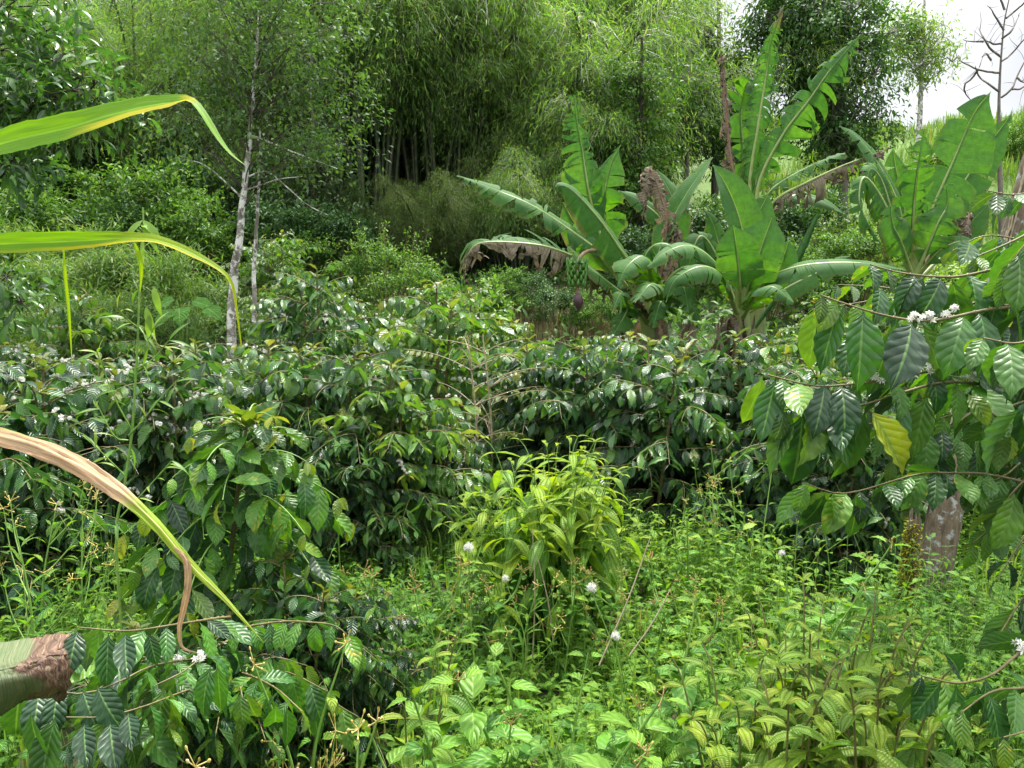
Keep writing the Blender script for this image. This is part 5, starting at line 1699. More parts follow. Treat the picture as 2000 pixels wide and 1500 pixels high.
def near_left_low():
    base = ground_at(470, 2.55)
    o = thing("coffee_bush", "low coffee twigs with silvery ribbed leaves at the lower left corner", "coffee bush", base)
    mb = MB()
    tube(mb, smooth_path([np.array([0, 0, -.1]), at(462, 1420, 2.5) - base, at(452, 1290, 2.45) - base, at(448, 1195, 2.42) - base], 16), [.016, .012, .006], 8)
    mb.build("stem", M["twig"], o)
    B = lambda pts, r, s, ls, **k: near_branch(o, base, pts, r, s, ls, **k)
    B([(449, 1205, 2.42), (420, 1208, 2.25), (340, 1220, 2.0), (250, 1232, 1.95), (150, 1225, 1.9)], .0045, 131, .125, start=.15, young=.3,
      fixed=[(152, 1230, 1.86, -20, 75, .11, .1, 0, .2), (196, 1228, 1.86, -22, 90, .125, .7, .1, -.3), (212, 1236, 1.86, -5, 85, .125, .45, 0, .3), (245, 1236, 1.85, -3, 85, .12, .12, 0, 0),
             (290, 1235, 1.87, 12, 55, .08, .3, 0, -.2)], keep=.75)
    B([(452, 1290, 2.45), (380, 1288, 2.15), (300, 1300, 1.92), (225, 1335, 1.8), (160, 1355, 1.75), (80, 1345, 1.72), (10, 1335, 1.7)], .004, 132, .12, start=.2, young=.3,
      fixed=[(40, 1345, 1.66, -15, 95, .125, .5, .1, .2), (78, 1348, 1.66, -15, 80, .11, .05, 0, -.1), (115, 1348, 1.66, -20, 75, .10, .08, 0, .3), (162, 1348, 1.7, 20, 75, .105, .12, 0, -.1),
             (190, 1340, 1.7, 30, 85, .12, .15, 0, -.3)], keep=.65, flowers=[.45])
    B([(455, 1325, 2.46), (420, 1332, 2.1), (360, 1350, 1.88), (280, 1380, 1.72), (200, 1400, 1.66), (100, 1400, 1.62)], .004, 133, .12, start=.1, young=.3,
      fixed=[(110, 1400, 1.6, -30, 95, .13, .6, .1, .2), (165, 1412, 1.6, -3, 75, .10, .03, 0, 0), (215, 1410, 1.6, 5, 85, .115, .06, 0, .2), (250, 1390, 1.6, 8, 70, .095, .03, 0, -.2),
             (60, 1390, 1.58, 10, 90, .12, .55, .05, -.2)],
      keep=.7, flowers=[.35, .45])
    B([(450, 1250, 2.44), (410, 1270, 2.15), (360, 1310, 1.95), (300, 1340, 1.86)], .004, 134, .12, start=.1, young=.3, keep=.8, flowers=[.5, .7],
      fixed=[(322, 1340, 1.82, -18, 80, .115, .75, .3, -.1), (330, 1342, 1.82, 5, 75, .11, .85, .4, .2), (412, 1300, 1.85, -22, 75, .115, .7, .0, -.1), (425, 1300, 1.84, 5, 80, .115, .75, 0, .1)])
    B([(454, 1310, 2.45), (490, 1320, 2.25), (540, 1345, 2.05), (590, 1390, 1.95)], .004, 135, .12, start=.05, young=.3, keep=.85,
      fixed=[(540, 1375, 1.92, -8, 90, .12, .8, 0, 0), (470, 1352, 1.95, 0, 60, .09, .65, .3, .1), (480, 1352, 1.95, 20, 65, .10, .5, .4, -.2), (560, 1380, 1.92, 5, 85, .115, .7, 0, .3)])
    for q, (uu, vv, YY) in enumerate([(150, 1300, 2.1), (220, 1450, 1.8), (480, 1400, 2.0), (300, 1370, 2.2), (560, 1290, 2.35), (330, 1420, 1.85), (420, 1440, 1.95), (520, 1450, 2.05), (260, 1260, 2.1), (640, 1350, 2.35), (600, 1300, 2.5), (380, 1240, 2.2), (700, 1400, 2.4)]):
        B([(454, 1330, 2.46), ((454 + uu) / 2, (1310 + vv) / 2 - 20, (2.46 + YY) / 2), (uu, vv, YY)], .0035, 140 + q, .145, start=.1, young=.3, keep=.95)
    B([(450, 1230, 2.43), (540, 1215, 2.4), (600, 1215, 2.35), (660, 1225, 2.3), (700, 1270, 2.3)], .004, 136, .115, start=.05, young=.2, keep=.8)


near_left_low()


def sapling():
    base = ground_at(450, 3.1)
    o = thing("coffee_sapling", "upright coffee sapling with drooping leaves and yellowish young tips left of centre", "coffee bush", base)
    rng = np.random.default_rng(15)
    mb = MB()
    top = at(485, 805, 2.95) - base
    ST = smooth_path([np.array([0, 0, -.15]), at(440, 1250, 3.05) - base, at(460, 1000, 3.0) - base, top], 40)
    tube(mb, ST, [.016, .012, .005], 8)
    mb.build("stem", M["twig"], o)
    az = .4
    nb = 48
    for i in range(nb):
        f = .30 + .68 * (i / (nb - 1)) ** .9
        p0 = np.array([np.interp(f * 39, np.arange(40), ST[:, k]) for k in range(3)])
        az += 2.4 + rng.normal(0, .25)
        L = np.interp(f, [.3, .5, .7, .85, 1], [.30, .40, .40, .30, .13]) * rng.uniform(.8, 1.15)
        P = drooping_branch(rng, p0, az, L, np.interp(f, [.3, .8, 1], [.25, .6, 1.1]), .75)
        tb, lb = MB(), MB()
        tubes(tb, P[None], .004, .0018, 6)
        bo = tb.build("branch", M["green_stem"], o)
        coffee_leaves(lb, rng, P, L, .060, .165 * (1 if f < .9 else .85), T_COFFEE_HI, .14, np.interp(f, [.3, .8, 1], [.75, .6, .3]),
                      .9 if f > .6 else .35, .95, .25, np.clip((f - .82) * 2.0, 0, .5) * rng.random())
        lb.build("leaves", M["coffee_near"], bo)
    cb = MB()
    k = 10
    a = rng.uniform(0, 6.28, k)
    D = np.stack([np.cos(a), np.sin(a), rng.uniform(.1, 1.0, k)], 1)
    scatter(cb, T_COFFEE_HI, top - np.array([0, 0, 1]) * rng.uniform(0, .08, (k, 1)), D, np.array([0, 0, 1.0]) + rng.normal(0, .2, (k, 3)), .13 * rng.uniform(.6, 1.1, k), None,
            rng.uniform(.3, 1, k), rng=rng)
    cb.build("young_leaves", M["coffee_near"], o)


sapling()


# ------------------------------------------------------------------ long cane leaves from the left
def ribbon(pts, base, w, face, mat, root, name, label, prof=None, fold=.3, age=0.0, seed=1, n=60, wob=.0, frac_mid=.5, agef=None):
    rng = np.random.default_rng(seed)
    P = smooth_path([at(*p) - base for p in pts], n)
    T = tangents(P)
    f = np.asarray(face, float)
    if f.ndim == 2:
        f = np.stack([np.interp(np.linspace(0, 1, n), np.linspace(0, 1, len(f)), f[:, k]) for k in range(3)], 1)
    else:
        f = np.repeat(f[None], n, 0)
    N = nrm(f - T * (T * f).sum(1, keepdims=True))
    S = np.cross(T, N)
    t = np.linspace(0, 1, n)
    hw = np.interp(t, *(prof or ([0, .3, .75, 1], [1, .95, .55, .02]))) * w / 2
    hw = hw * (1 + .035 * np.sin(t * 83 + seed) + .03 * np.sin(t * 171 + 2 * seed))
    cols = np.linspace(-1, 1, 13)
    V = P[:, None] + S[:, None] * (hw[:, None] * cols)[..., None] + N[:, None] * (np.abs(cols)[None] * hw[:, None] * fold)[..., None]
    if wob:
        ph = rng.uniform(0, 6, 13)
        wv = np.sin(t[:, None] * 26 + ph[None]) * .5 + np.sin(t[:, None] * 61 + 2 * ph[None]) * .3 + rng.normal(0, .15, (n, 13))
        V += N[:, None] * (wv * hw[:, None] * wob)[..., None]
    A = np.zeros((n, 13, 4))
    A[..., 0] = (cols + 1) / 2
    A[..., 1] = t[:, None]
    A[..., 2] = .5
    if agef is None:
        A[..., 3] = age
    else:
        A[..., 3] = np.clip(agef(t[:, None], cols[None]), 0, 1)
    i = np.arange(n - 1)[:, None] * 13
    j = np.arange(12)[None]
    mb = MB()
    mb.add(V.reshape(-1, 3), np.stack([i + j, i + j + 1, i + 14 + j, i + 13 + j], -1).reshape(-1, 4), A.reshape(-1, 4))
    o = mb.build(name, mat, root)
    if label:
        o["label"] = label
    return o


def streaky(name, a, b, c, spots=None, tr=.35, dry=None):
    """blade with lengthwise streaks; age drives green -> yellow"""
    n = NT(name)
    u, v, r, age = attr(n)
    vec = n.n("CombineXYZ", None, i0=n.math("MULTIPLY", u, 46.0), i1=n.math("MULTIPLY", v, 5.0), i2=r).outputs[0]
    z = n.noise(1.0, 4, 0.6, vec)
    vec2 = n.n("CombineXYZ", None, i0=n.math("MULTIPLY", u, 9.0), i1=n.math("MULTIPLY", v, 60.0), i2=r).outputs[0]
    z2 = n.noise(1.0, 3, 0.6, vec2)
    g = n.ramp(z, [(.3, a), (.7, b)])
    k = n.math("ADD", age, n.math("MULTIPLY_ADD", z, .6, -.3), clamp=True)
    col = n.mix(n.map(k, .3, .9), g, c)
    if spots:
        hit = n.math("MULTIPLY", n.map(z2, .68, .72), n.map(k, .45, .8))
        col = n.mix(hit, col, spots)
    au = n.math("ABSOLUTE", n.math("MULTIPLY_ADD", u, 2.0, -1.0))
    col = n.mix(n.map(au, .03, .12, .5, 0), col, tuple(min(1, x * 1.6 + .05) for x in b))
    bp = n.n("Bump", None, Strength=.5, Distance=.0015, Height=z)
    p = n.n("BsdfPrincipled", None, Base_Color=col, Roughness=.5, Normal=bp.outputs[0])
    p.inputs['Specular IOR Level'].default_value = .25
    tb = n.n("BsdfTranslucent", None, Color=n.mix(1.0, col, (1.9, 1.6, .3, 1) if not dry else (1.1, 1, .8, 1), "MULTIPLY"))
    mx = n.n("MixShader", None, i0=tr)
    n.t.links.new(p.outputs[0], mx.inputs[1])
    n.t.links.new(tb.outputs[0], mx.inputs[2])
    return n.done(mx.outputs[0])


M["blade_green"] = streaky("green_cane_blade", (.09, .25, .003), (.17, .35, .004), (.46, .42, .006), (.22, .09, .01), tr=.5)
M["blade_dry"] = streaky("dry_cane_blade", (.26, .15, .075), (.52, .37, .22), (.20, .30, .012), (.26, .10, .01), tr=.25, dry=True)


def cane():
    base = np.array([-1.35, 1.5, float(gz(-1.35, 1.5))])
    o = thing("cane_plant", "cane plant just outside the left edge whose three long strap leaves arch into view", "cane", base)
    mb = MB()
    tube(mb, smooth_path([np.array([0, 0, -.1]), np.array([.02, .03, 1.0]), np.array([.0, .05, 2.0]), np.array([-.05, .1, 2.6])], 24), [.022, .018, .01], 9)
    mb.build("stalk", M["green_stem"], o)
    d = 1.45
    ribbon([(-420, 420, 1.5), (-200, 350, 1.5), (0, 282, d), (130, 250, d), (260, 214, d), (340, 199, d - .01), (372, 196, d - .02), (395, 220, d - .03), (425, 268, d - .04), (450, 300, d - .05),
            (478, 322, d - .06)], base, .078, [(.1, -1, .45)] * 5 + [(.3, -.75, .7), (.85, -.5, .35), (.8, -.55, .3)], M["blade_green"], o, "leaf",
           "upper green leaf sharply bent at its yellow spotted elbow",
           ([0, .25, .45, .70, .79, .835, .92, 1], [1, .9, .76, .74, .52, .28, .19, .02]), .18, seed=3, wob=.05,
           agef=lambda t, c: .0 + .8 * np.exp(-((t - .825) / .025) ** 2) + .8 * np.clip((t - .52) / .14, 0, 1) * np.clip((c - .05) / .25, 0, 1) * (t < .83))
    ribbon([(-420, 520, 1.6), (-200, 490, 1.55), (0, 477, 1.5), (150, 471, 1.48), (270, 465, 1.46), (330, 476, 1.45), (400, 508, 1.44), (440, 535, 1.43), (455, 560, 1.43), (464, 620, 1.43),
            (472, 680, 1.43)], base, .058, [(.1, -1, .35)] * 6 + [(.4, -.7, .8), (.6, -.7, .3), (.9, -.4, .1)], M["blade_green"], o, "leaf", "lower green leaf running level, then bending down to a thread",
           ([0, .3, .42, .6, .68, .81, .88, 1], [1, .9, .78, .62, .48, .30, .12, .05]), .2, seed=4, wob=.05, agef=lambda t, c: .0 + .5 * np.clip((t - .5) / .2, 0, 1) + .5 * (c > .5))
    o2 = ribbon([(-400, 790, 1.4), (-200, 800, 1.38), (0, 850, 1.35), (120, 890, 1.33), (220, 950, 1.31), (300, 1018, 1.29), (345, 1070, 1.28), (390, 1120, 1.27), (440, 1170, 1.26), (480, 1215, 1.25),
                 (515, 1255, 1.25)], base, .038, [(.35, -.8, .7)] * 4 + [(.5, -.7, .6), (.6, -.7, .5)], M["blade_dry"], o, "leaf", "lowest leaf, dried brown and greenish yellow towards its tip",
                ([0, .3, .5, .64, .70, .82, 1], [.9, .85, .95, .75, .55, .40, .02]), -.35, seed=5, wob=.22, agef=lambda t, c: 1.2 * np.clip((t - .62) / .10, 0, 1) + .6 * (c < -.75) * (t < .45))
    ribbon([(340, 1068, 1.27), (363, 1095, 1.265), (367, 1140, 1.26), (358, 1190, 1.26), (350, 1230, 1.26), (357, 1265, 1.26), (385, 1275, 1.26)], base, .012, (.3, -1, .2), M["blade_dry"], o2, "split_strip", None,
           ([0, .2, .5, .8, 1], [.3, 1, .9, .5, .1]), -.4, seed=6, wob=.3)
    # yellow strips torn from the level leaf
    ribbon([(124, 486, 1.46), (128, 540, 1.46), (134, 600, 1.46), (138, 660, 1.46), (141, 715, 1.46)], base, .006, (.2, -1, .1), M["blade_green"], o, "hanging_strip", None,
           ([0, .2, .6, 1], [.4, 1, .8, .1]), .2, seed=7, age=.45)
    ribbon([(262, 474, 1.44), (272, 500, 1.44), (276, 530, 1.44), (274, 570, 1.44)], base, .008, (.2, -1, .1), M["blade_green"], o, "hanging_strip", None,
           ([0, .2, .6, 1], [.4, 1, .8, .1]), .2, seed=8, age=.45)


cane()


def thin_climber():
    """tall thin grass stem with bamboo-like leaves"""
    Y = 2.7
    base = ground_at(225, Y)
    o = thing("grass_stem", "tall thin jointed grass stem with a few narrow leaves standing left of the sapling", "grass stem", base)
    rng = np.random.default_rng(4)
    sb, lb = MB(), MB()
    tr = [np.array([0, 0, 0])] + [at(u, v, Y) - base for u, v in [(228, 1080), (243, 950), (258, 840), (266, 720), (270, 640), (272, 580), (278, 520), (280, 440), (279, 405)]]
    P = smooth_path(tr, 60)
    tube(sb, P, [.006, .005, .004, .0025], 6)
    for pts in [[(258, 840), (230, 790), (205, 730), (190, 690)], [(252, 850), (280, 820), (320, 770), (350, 740)], [(245, 930), (205, 890), (165, 850)], [(270, 640), (245, 620), (230, 600)],
                [(272, 640), (290, 660), (300, 640)], [(266, 720), (300, 700), (330, 665)], [(236, 1010), (300, 940), (335, 900)], [(250, 860), (222, 850), (180, 770)]]:
        Q = smooth_path([at(u, v, Y - .03 * i) - base for i, (u, v) in enumerate(pts)], 16)
        tube(sb, Q, [.003, .0015], 5)
        k = rng.integers(3, 16, 6)
        T = tangents(Q)
        D = T[k] + rng.normal(0, .5, (6, 3)) + np.array([0, 0, -.2])
        scatter(lb, [leaf_t(10, 2, .14, "lance", .2, .8)], Q[k], D, np.array([0, -.5, 1.0]) + rng.normal(0, .3, (6, 3)), .075 * rng.uniform(.7, 1.3, 6), rng=rng)
    k = rng.integers(20, 58, 10)
    scatter(lb, [leaf_t(10, 2, .16, "lance", .2, .8)], P[k], rng.normal(0, .8, (10, 3)) + np.array([.2, 0, .1]), np.array([0, -.5, 1.0]), .085 * rng.uniform(.7, 1.3, 10), rng=rng)
    for u, v, du, dv in [(279, 430, 25, 25), (279, 430, -25, 20), (281, 440, 18, 35), (300, 560, 8, 40), (285, 600, 12, 50), (292, 610, -6, 60)]:
        p = at(u, v, Y) - base
        d = at(u + du, v + dv, Y - .02) - base - p
        scatter(lb, [leaf_t(10, 2, .24, "lance", .2, .6)], p[None], d[None], np.array([[0, -.8, .6]]), [.11], [.6], rng=rng)
    sb.build("stem", M["green_stem"], o)
    lb.build("leaves", M["grass"], o)


thin_climber()


# folded dry banana leaf close by at the lower left
def folded_leaf():
    Y = 1.15
    base = at(40, 1330, Y)
    base = np.array([base[0], base[1], float(gz(base[0], base[1]))])
    o = thing("folded_leaf", "folded withered banana leaf with a brown creased edge, close by at the lower left edge", "leaf", base)
    rng = np.random.default_rng(3)
    # cross-section rows down the fold: upper flap, ridge, front flap
    rows = [[(-140, 1270, 1.45), (-40, 1262, 1.42), (40, 1252, 1.40), (95, 1243, 1.38), (135, 1238, 1.36)],
            [(-140, 1300, 1.30), (-40, 1296, 1.28), (40, 1290, 1.26), (70, 1284, 1.25), (120, 1268, 1.25)],
            [(-140, 1322, 1.18), (-40, 1318, 1.17), (50, 1302, 1.16), (88, 1286, 1.17), (132, 1280, 1.2)],
            [(-140, 1345, 1.15), (-40, 1338, 1.15), (55, 1322, 1.15), (98, 1310, 1.17), (138, 1312, 1.2)],
            [(-140, 1395, 1.16), (-40, 1380, 1.16), (60, 1340, 1.17), (108, 1340, 1.18), (132, 1348, 1.21)],
            [(-140, 1450, 1.20), (-40, 1420, 1.20), (40, 1370, 1.22), (95, 1360, 1.23), (118, 1372, 1.25)]]
    G = np.array([[at(*p) - base for p in r] for r in rows])
    G = np.array([smooth_path(r, 40) for r in G])
    mb = MB()
    for lo_, hi_ in ((0, 2), (2, 5)):
        fr = np.linspace(lo_, hi_, 14)
        g = np.array([[np.interp(fr, np.arange(6), G[:, q, c_]) for c_ in range(3)] for q in range(40)]).transpose(2, 0, 1)
        m, k = g.shape[:2]
        br = np.clip((np.linspace(0, 1, k)[None] - .70 - .07 * np.sin(fr * 2.1)[:, None]) / .03, 0, 1)
        g = g + (np.sin(fr * 9)[:, None] * np.sin(np.linspace(0, 55, k))[None] * .003 * (.25 + br))[..., None] * np.array([0, -1, .6]) \
            + rng.normal(0, 1, g.shape) * (.0005 + .0009 * br)[..., None]
        A = np.zeros((m, k, 4))
        A[..., 0] = fr[:, None] / 5
        A[..., 1] = np.linspace(0, 1, k)[None]
        A[..., 2] = .5
        A[..., 3] = br
        i = np.arange(m - 1)[:, None] * k
        j = np.arange(k - 1)[None]
        mb.add(g.reshape(-1, 3), np.stack([i + j, i + j + 1, i + k + j + 1, i + k + j], -1).reshape(-1, 4), A.reshape(-1, 4))
    n = NT("withered_banana_leaf")
    u, v, r, age = attr(n)
    z = n.noise(1.0, 4, .6, n.n("CombineXYZ", None, i0=n.math("MULTIPLY", u, 3.0), i1=n.math("MULTIPLY", v, 95.0), i2=r).outputs[0])
    g = n.ramp(z, [(.3, (.05, .085, .03)), (.5, (.10, .135, .055)), (.7, (.19, .18, .10))])
    z2 = n.noise(1.0, 4, .6, n.n("CombineXYZ", None, i0=n.math("MULTIPLY", u, 5.0), i1=n.math("MULTIPLY", v, 110.0), i2=r).outputs[0])
    bcol = n.ramp(z2, [(.3, (.03, .014, .01)), (.5, (.12, .065, .04)), (.7, (.30, .21, .13))])
    col = n.mix(age, g, bcol)
    bp = n.n("Bump", None, Strength=.7, Distance=.004, Height=z)
    p = n.n("BsdfPrincipled", None, Base_Color=col, Roughness=.6, Normal=bp.outputs[0])
    ob = mb.build("blade", n.done(p.outputs[0]), o)
    md = ob.modifiers.new("thickness", "SOLIDIFY")
    md.thickness = .003
    sb = MB()
    tube(sb, smooth_path([np.array([-.25, .1, 0]), np.array([-.18, .08, .5]), at(-140, 1330, 1.2) - base], 12), [.02, .012], 8)
    sb.build("midrib", M["dead_midrib"], o)


folded_leaf()


# ------------------------------------------------------------------ melastome bushes
def melastome(name, label, base, shoots, ls, tm, mat, seed, stem_mat="red_stem", pair=.09, young_top=1.0, droop=.5, npair=7):
    rng = np.random.default_rng(seed)
    o = thing(name, label, "shrub", base)
    sb, lb = MB(), MB()
    for (x, y, h, lx, ly) in shoots:
        P = smooth_path([[x * .25, y * .25, -.05], [x * .6, y * .6, h * .5], [x, y, h * .9], [x + lx, y + ly, h]], 24)
        tube(sb, P, [.006, .004, .002], 6)
        T = tangents(P)
        az = rng.uniform(0, 3.14)
        ks = np.linspace(23, max(4, 23 - npair * pair / max(h, .2) * 23), npair)
        for i, k in enumerate(ks):
            p = np.array([np.interp(k, np.arange(24), P[:, c]) for c in range(3)])
            az += math.pi / 2 + rng.normal(0, .2)
            for sg in (0, math.pi):
                a = az + sg
                e = [.9, .5, .2, .0, -.1, -.2, -.3, -.3][min(i, 7)]
                D = np.array([[math.cos(a), math.sin(a), e - droop * .55]]) + rng.normal(0, .15, (1, 3))
                s = ls * [.35, .65, .9, 1, 1, 1, .95, .9][min(i, 7)] * rng.uniform(.8, 1.15)
                ag = young_top * [1, .85, .55, .28, .1, .0, 0, 0][min(i, 7)] * rng.uniform(.4, 1.1)
                scatter(lb, tm, p[None], D, np.array([[0, 0, 1.0]]) + D * .3, [s], None, [min(1, ag)], rng=rng)
    sb.build("stem", M[stem_mat], o)
    lb.build("leaves", M[mat], o)
    return o


def mel_main():
    base = ground_at(1075, 3.9)
    rng = np.random.default_rng(2)
    sh = []
    for i in range(76):
        a = rng.uniform(0, 6.28)
        r = .50 * math.sqrt(rng.random()) * rng.uniform(.85, 1.1)
        h = (1.03 + .03 * rng.normal()) * math.sqrt(max(.05, 1 - (r / .62) ** 2)) * rng.choice([rng.uniform(.62, .9), rng.uniform(.9, 1.08)])
        sh.append((math.cos(a) * r, math.sin(a) * r, h, math.cos(a) * .05 + rng.normal(0, .02), math.sin(a) * .05))
    melastome("melastome_bush", "bright yellow-green bush with drooping parallel-veined leaves in the middle of the weeds", base, sh, .225, T_MEL, "melastome", 71, droop=1.0, npair=6,
              pair=.075, stem_mat="green_stem")


mel_main()


def mel_low():
    rng = np.random.default_rng(6)
    spots = [(1480, 2.0, .66, "lowest-left of the quilted-leaf shrubs at the lower right, cut by the bottom edge"),
             (1600, 2.1, .74, "quilted-leaf shrub with reddish stems and yellow leaf rims in the middle of the lower right"),
             (1700, 2.0, .74, "quilted-leaf shrub with reddish stems beside the lower right coffee twigs"),
             (1560, 1.85, .70, "quilted-leaf shrub cut by the bottom edge below the reddish-stemmed one"),
             (1740, 1.8, .74, "quilted-leaf shrub under the lower right coffee twigs, cut by the bottom edge"),
             (1870, 2.6, .44, "yellowish quilted-leaf shrub right of the mossy stump's foot"),
             (790, 2.35, .62, "quilted-leaf seedling with orange-tinged young leaves left of the big weeds")]
    for i, (u, Y, h, lab) in enumerate(spots):
        base = ground_at(u, Y)
        sh = []
        for k in range(14 if u > 1000 else 4):
            a = rng.uniform(0, 6.28)
            r = .20 * math.sqrt(rng.random())
            sh.append((math.cos(a) * r, math.sin(a) * r, h * rng.uniform(.75, 1.15), math.cos(a) * .04, math.sin(a) * .04))
        melastome("melastome_bush", lab, base, sh, .135, T_MELLOW, "melastome_low", 300 + i, droop=.35, npair=6, pair=.065, young_top=.6)


mel_low()


# ------------------------------------------------------------------ weeds
def weed_proto(seed, h, pairs, ls, tm, mat="weed", branchy=.3, head=None, lean=.1, young=.3, stemr=.0045, e0=.25):
    rng = np.random.default_rng(seed)
    root = thing("weed", "", "weed")
    sb, lb = MB(), MB()
    P = smooth_path([[0, 0, -.05], [rng.normal(0, lean) * h * .5, rng.normal(0, lean) * h * .5, h * .5], [rng.normal(0, lean) * h, rng.normal(0, lean) * h, h]], 20)
    tube(sb, P, [stemr, stemr * .8, stemr * .4], 6)
    T = tangents(P)
    az = rng.uniform(0, 6)

    def leafpairs(P, n, ls, f0, f1):
        nonlocal az
        for i, f in enumerate(np.linspace(f0, f1, n)):
            p = np.array([np.interp(f * (len(P) - 1), np.arange(len(P)), P[:, c]) for c in range(3)])
            az += math.pi / 2 + rng.normal(0, .25)
            s = ls * np.interp(f, [0, .35, .8, 1], [.75, 1, .75, .35])
            for sg in (0, math.pi):
                D = np.array([[math.cos(az + sg), math.sin(az + sg), e0 + rng.normal(0, .25)]])
                scatter(lb, tm, (p + D[0] * .01)[None], D, np.array([[0, 0, 1.0]]) + rng.normal(0, .15, (1, 3)), [s * rng.uniform(.75, 1.15)], None,
                        [young * (f > .75) * rng.random()], rng=rng)
    leafpairs(P, pairs, ls, .12, .98)
    tips = [P[-1]]
    for i in range(pairs):
        if rng.random() < branchy:
            f = rng.uniform(.25, .85)
            p = P[int(f * 19)]
            a = rng.uniform(0, 6.28)
            L = h * rng.uniform(.2, .45)
            Q = smooth_path([p, p + np.array([math.cos(a) * L * .5, math.sin(a) * L * .5, L * .45]), p + np.array([math.cos(a) * L * .7, math.sin(a) * L * .7, L])], 10)
            tube(sb, Q, [stemr * .6, stemr * .3], 5)
            leafpairs(Q, 4, ls * .6, .3, 1.0)
            tips.append(Q[-1])
    sb.build("stem", M["green_stem"], root)
    lb.build("leaves", M[mat], root)
    if head:
        hb = MB()
        if head == "puff":
            n = 190
            d = rdir(rng, n)
            c = P[-1] + np.array([0, 0, .012])
            rr = .0145 * rng.uniform(.35, 1.25, n)
            a = c[None] + d * .004
            b = c[None] + d * rr[:, None]
            tubes(hb, np.stack([a, (a + b) / 2, b], 1), .0004, .0003, 3)
            for k in range(3):
                e = nrm(np.cross(d, rdir(rng, n)))
                tubes(hb, np.stack([b, b + d * .002 + e * .003, b + d * .003 + e * .006], 1), .0003, .0002, 3)
            hb.build("seed_head", M["fluff"], root)
        else:
            for tp in tips:
                hb = MB()
                for k in range(6):
                    d = nrm(rng.normal(0, 1, 3) + np.array([0, 0, .6]))
                    q = tp + d * rng.uniform(.01, .03)
                    tube(hb, [tp, (tp + q) / 2, q], [.0008, .0008], 4)
                    tube(hb, [q, q + d * .003, q + d * .006], [.001, .0024, .001], 6)
                hb.build("flower_head", M["rust"] if head == "rust" else M["bud"], root)
    return root


WD = {"broad": Stock(weed_proto(401, .62, 8, .165, T_WEED_HI, branchy=.15, stemr=.006)),
      "broad2": Stock(weed_proto(402, .50, 7, .17, T_WEED_HI, branchy=.2, stemr=.006, head="rust")),
      "tall": Stock(weed_proto(403, .75, 9, .085, T_WEED_HI, branchy=.4, head="bud", e0=.5)),
      "lance": Stock(weed_proto(404, .55, 10, .10, T_WLANCE, branchy=.3, head="bud", e0=.6)),
      "puff": Stock(weed_proto(405, .70, 5, .09, T_WLANCE, branchy=.1, head="puff")),
      "bushy": Stock(weed_proto(406, .42, 8, .075, T_WEED_HI, branchy=.9, head="rust", e0=.35)),
      "yellow": Stock(weed_proto(407, .38, 7, .10, T_WEED, branchy=.7, young=1.0, e0=.5)),
      "round": Stock(weed_proto(408, .32, 6, .055, T_WEED_HI, branchy=.9, head="bud", young=.8, e0=.3))}
WG = "weeds standing out of the ground cover"
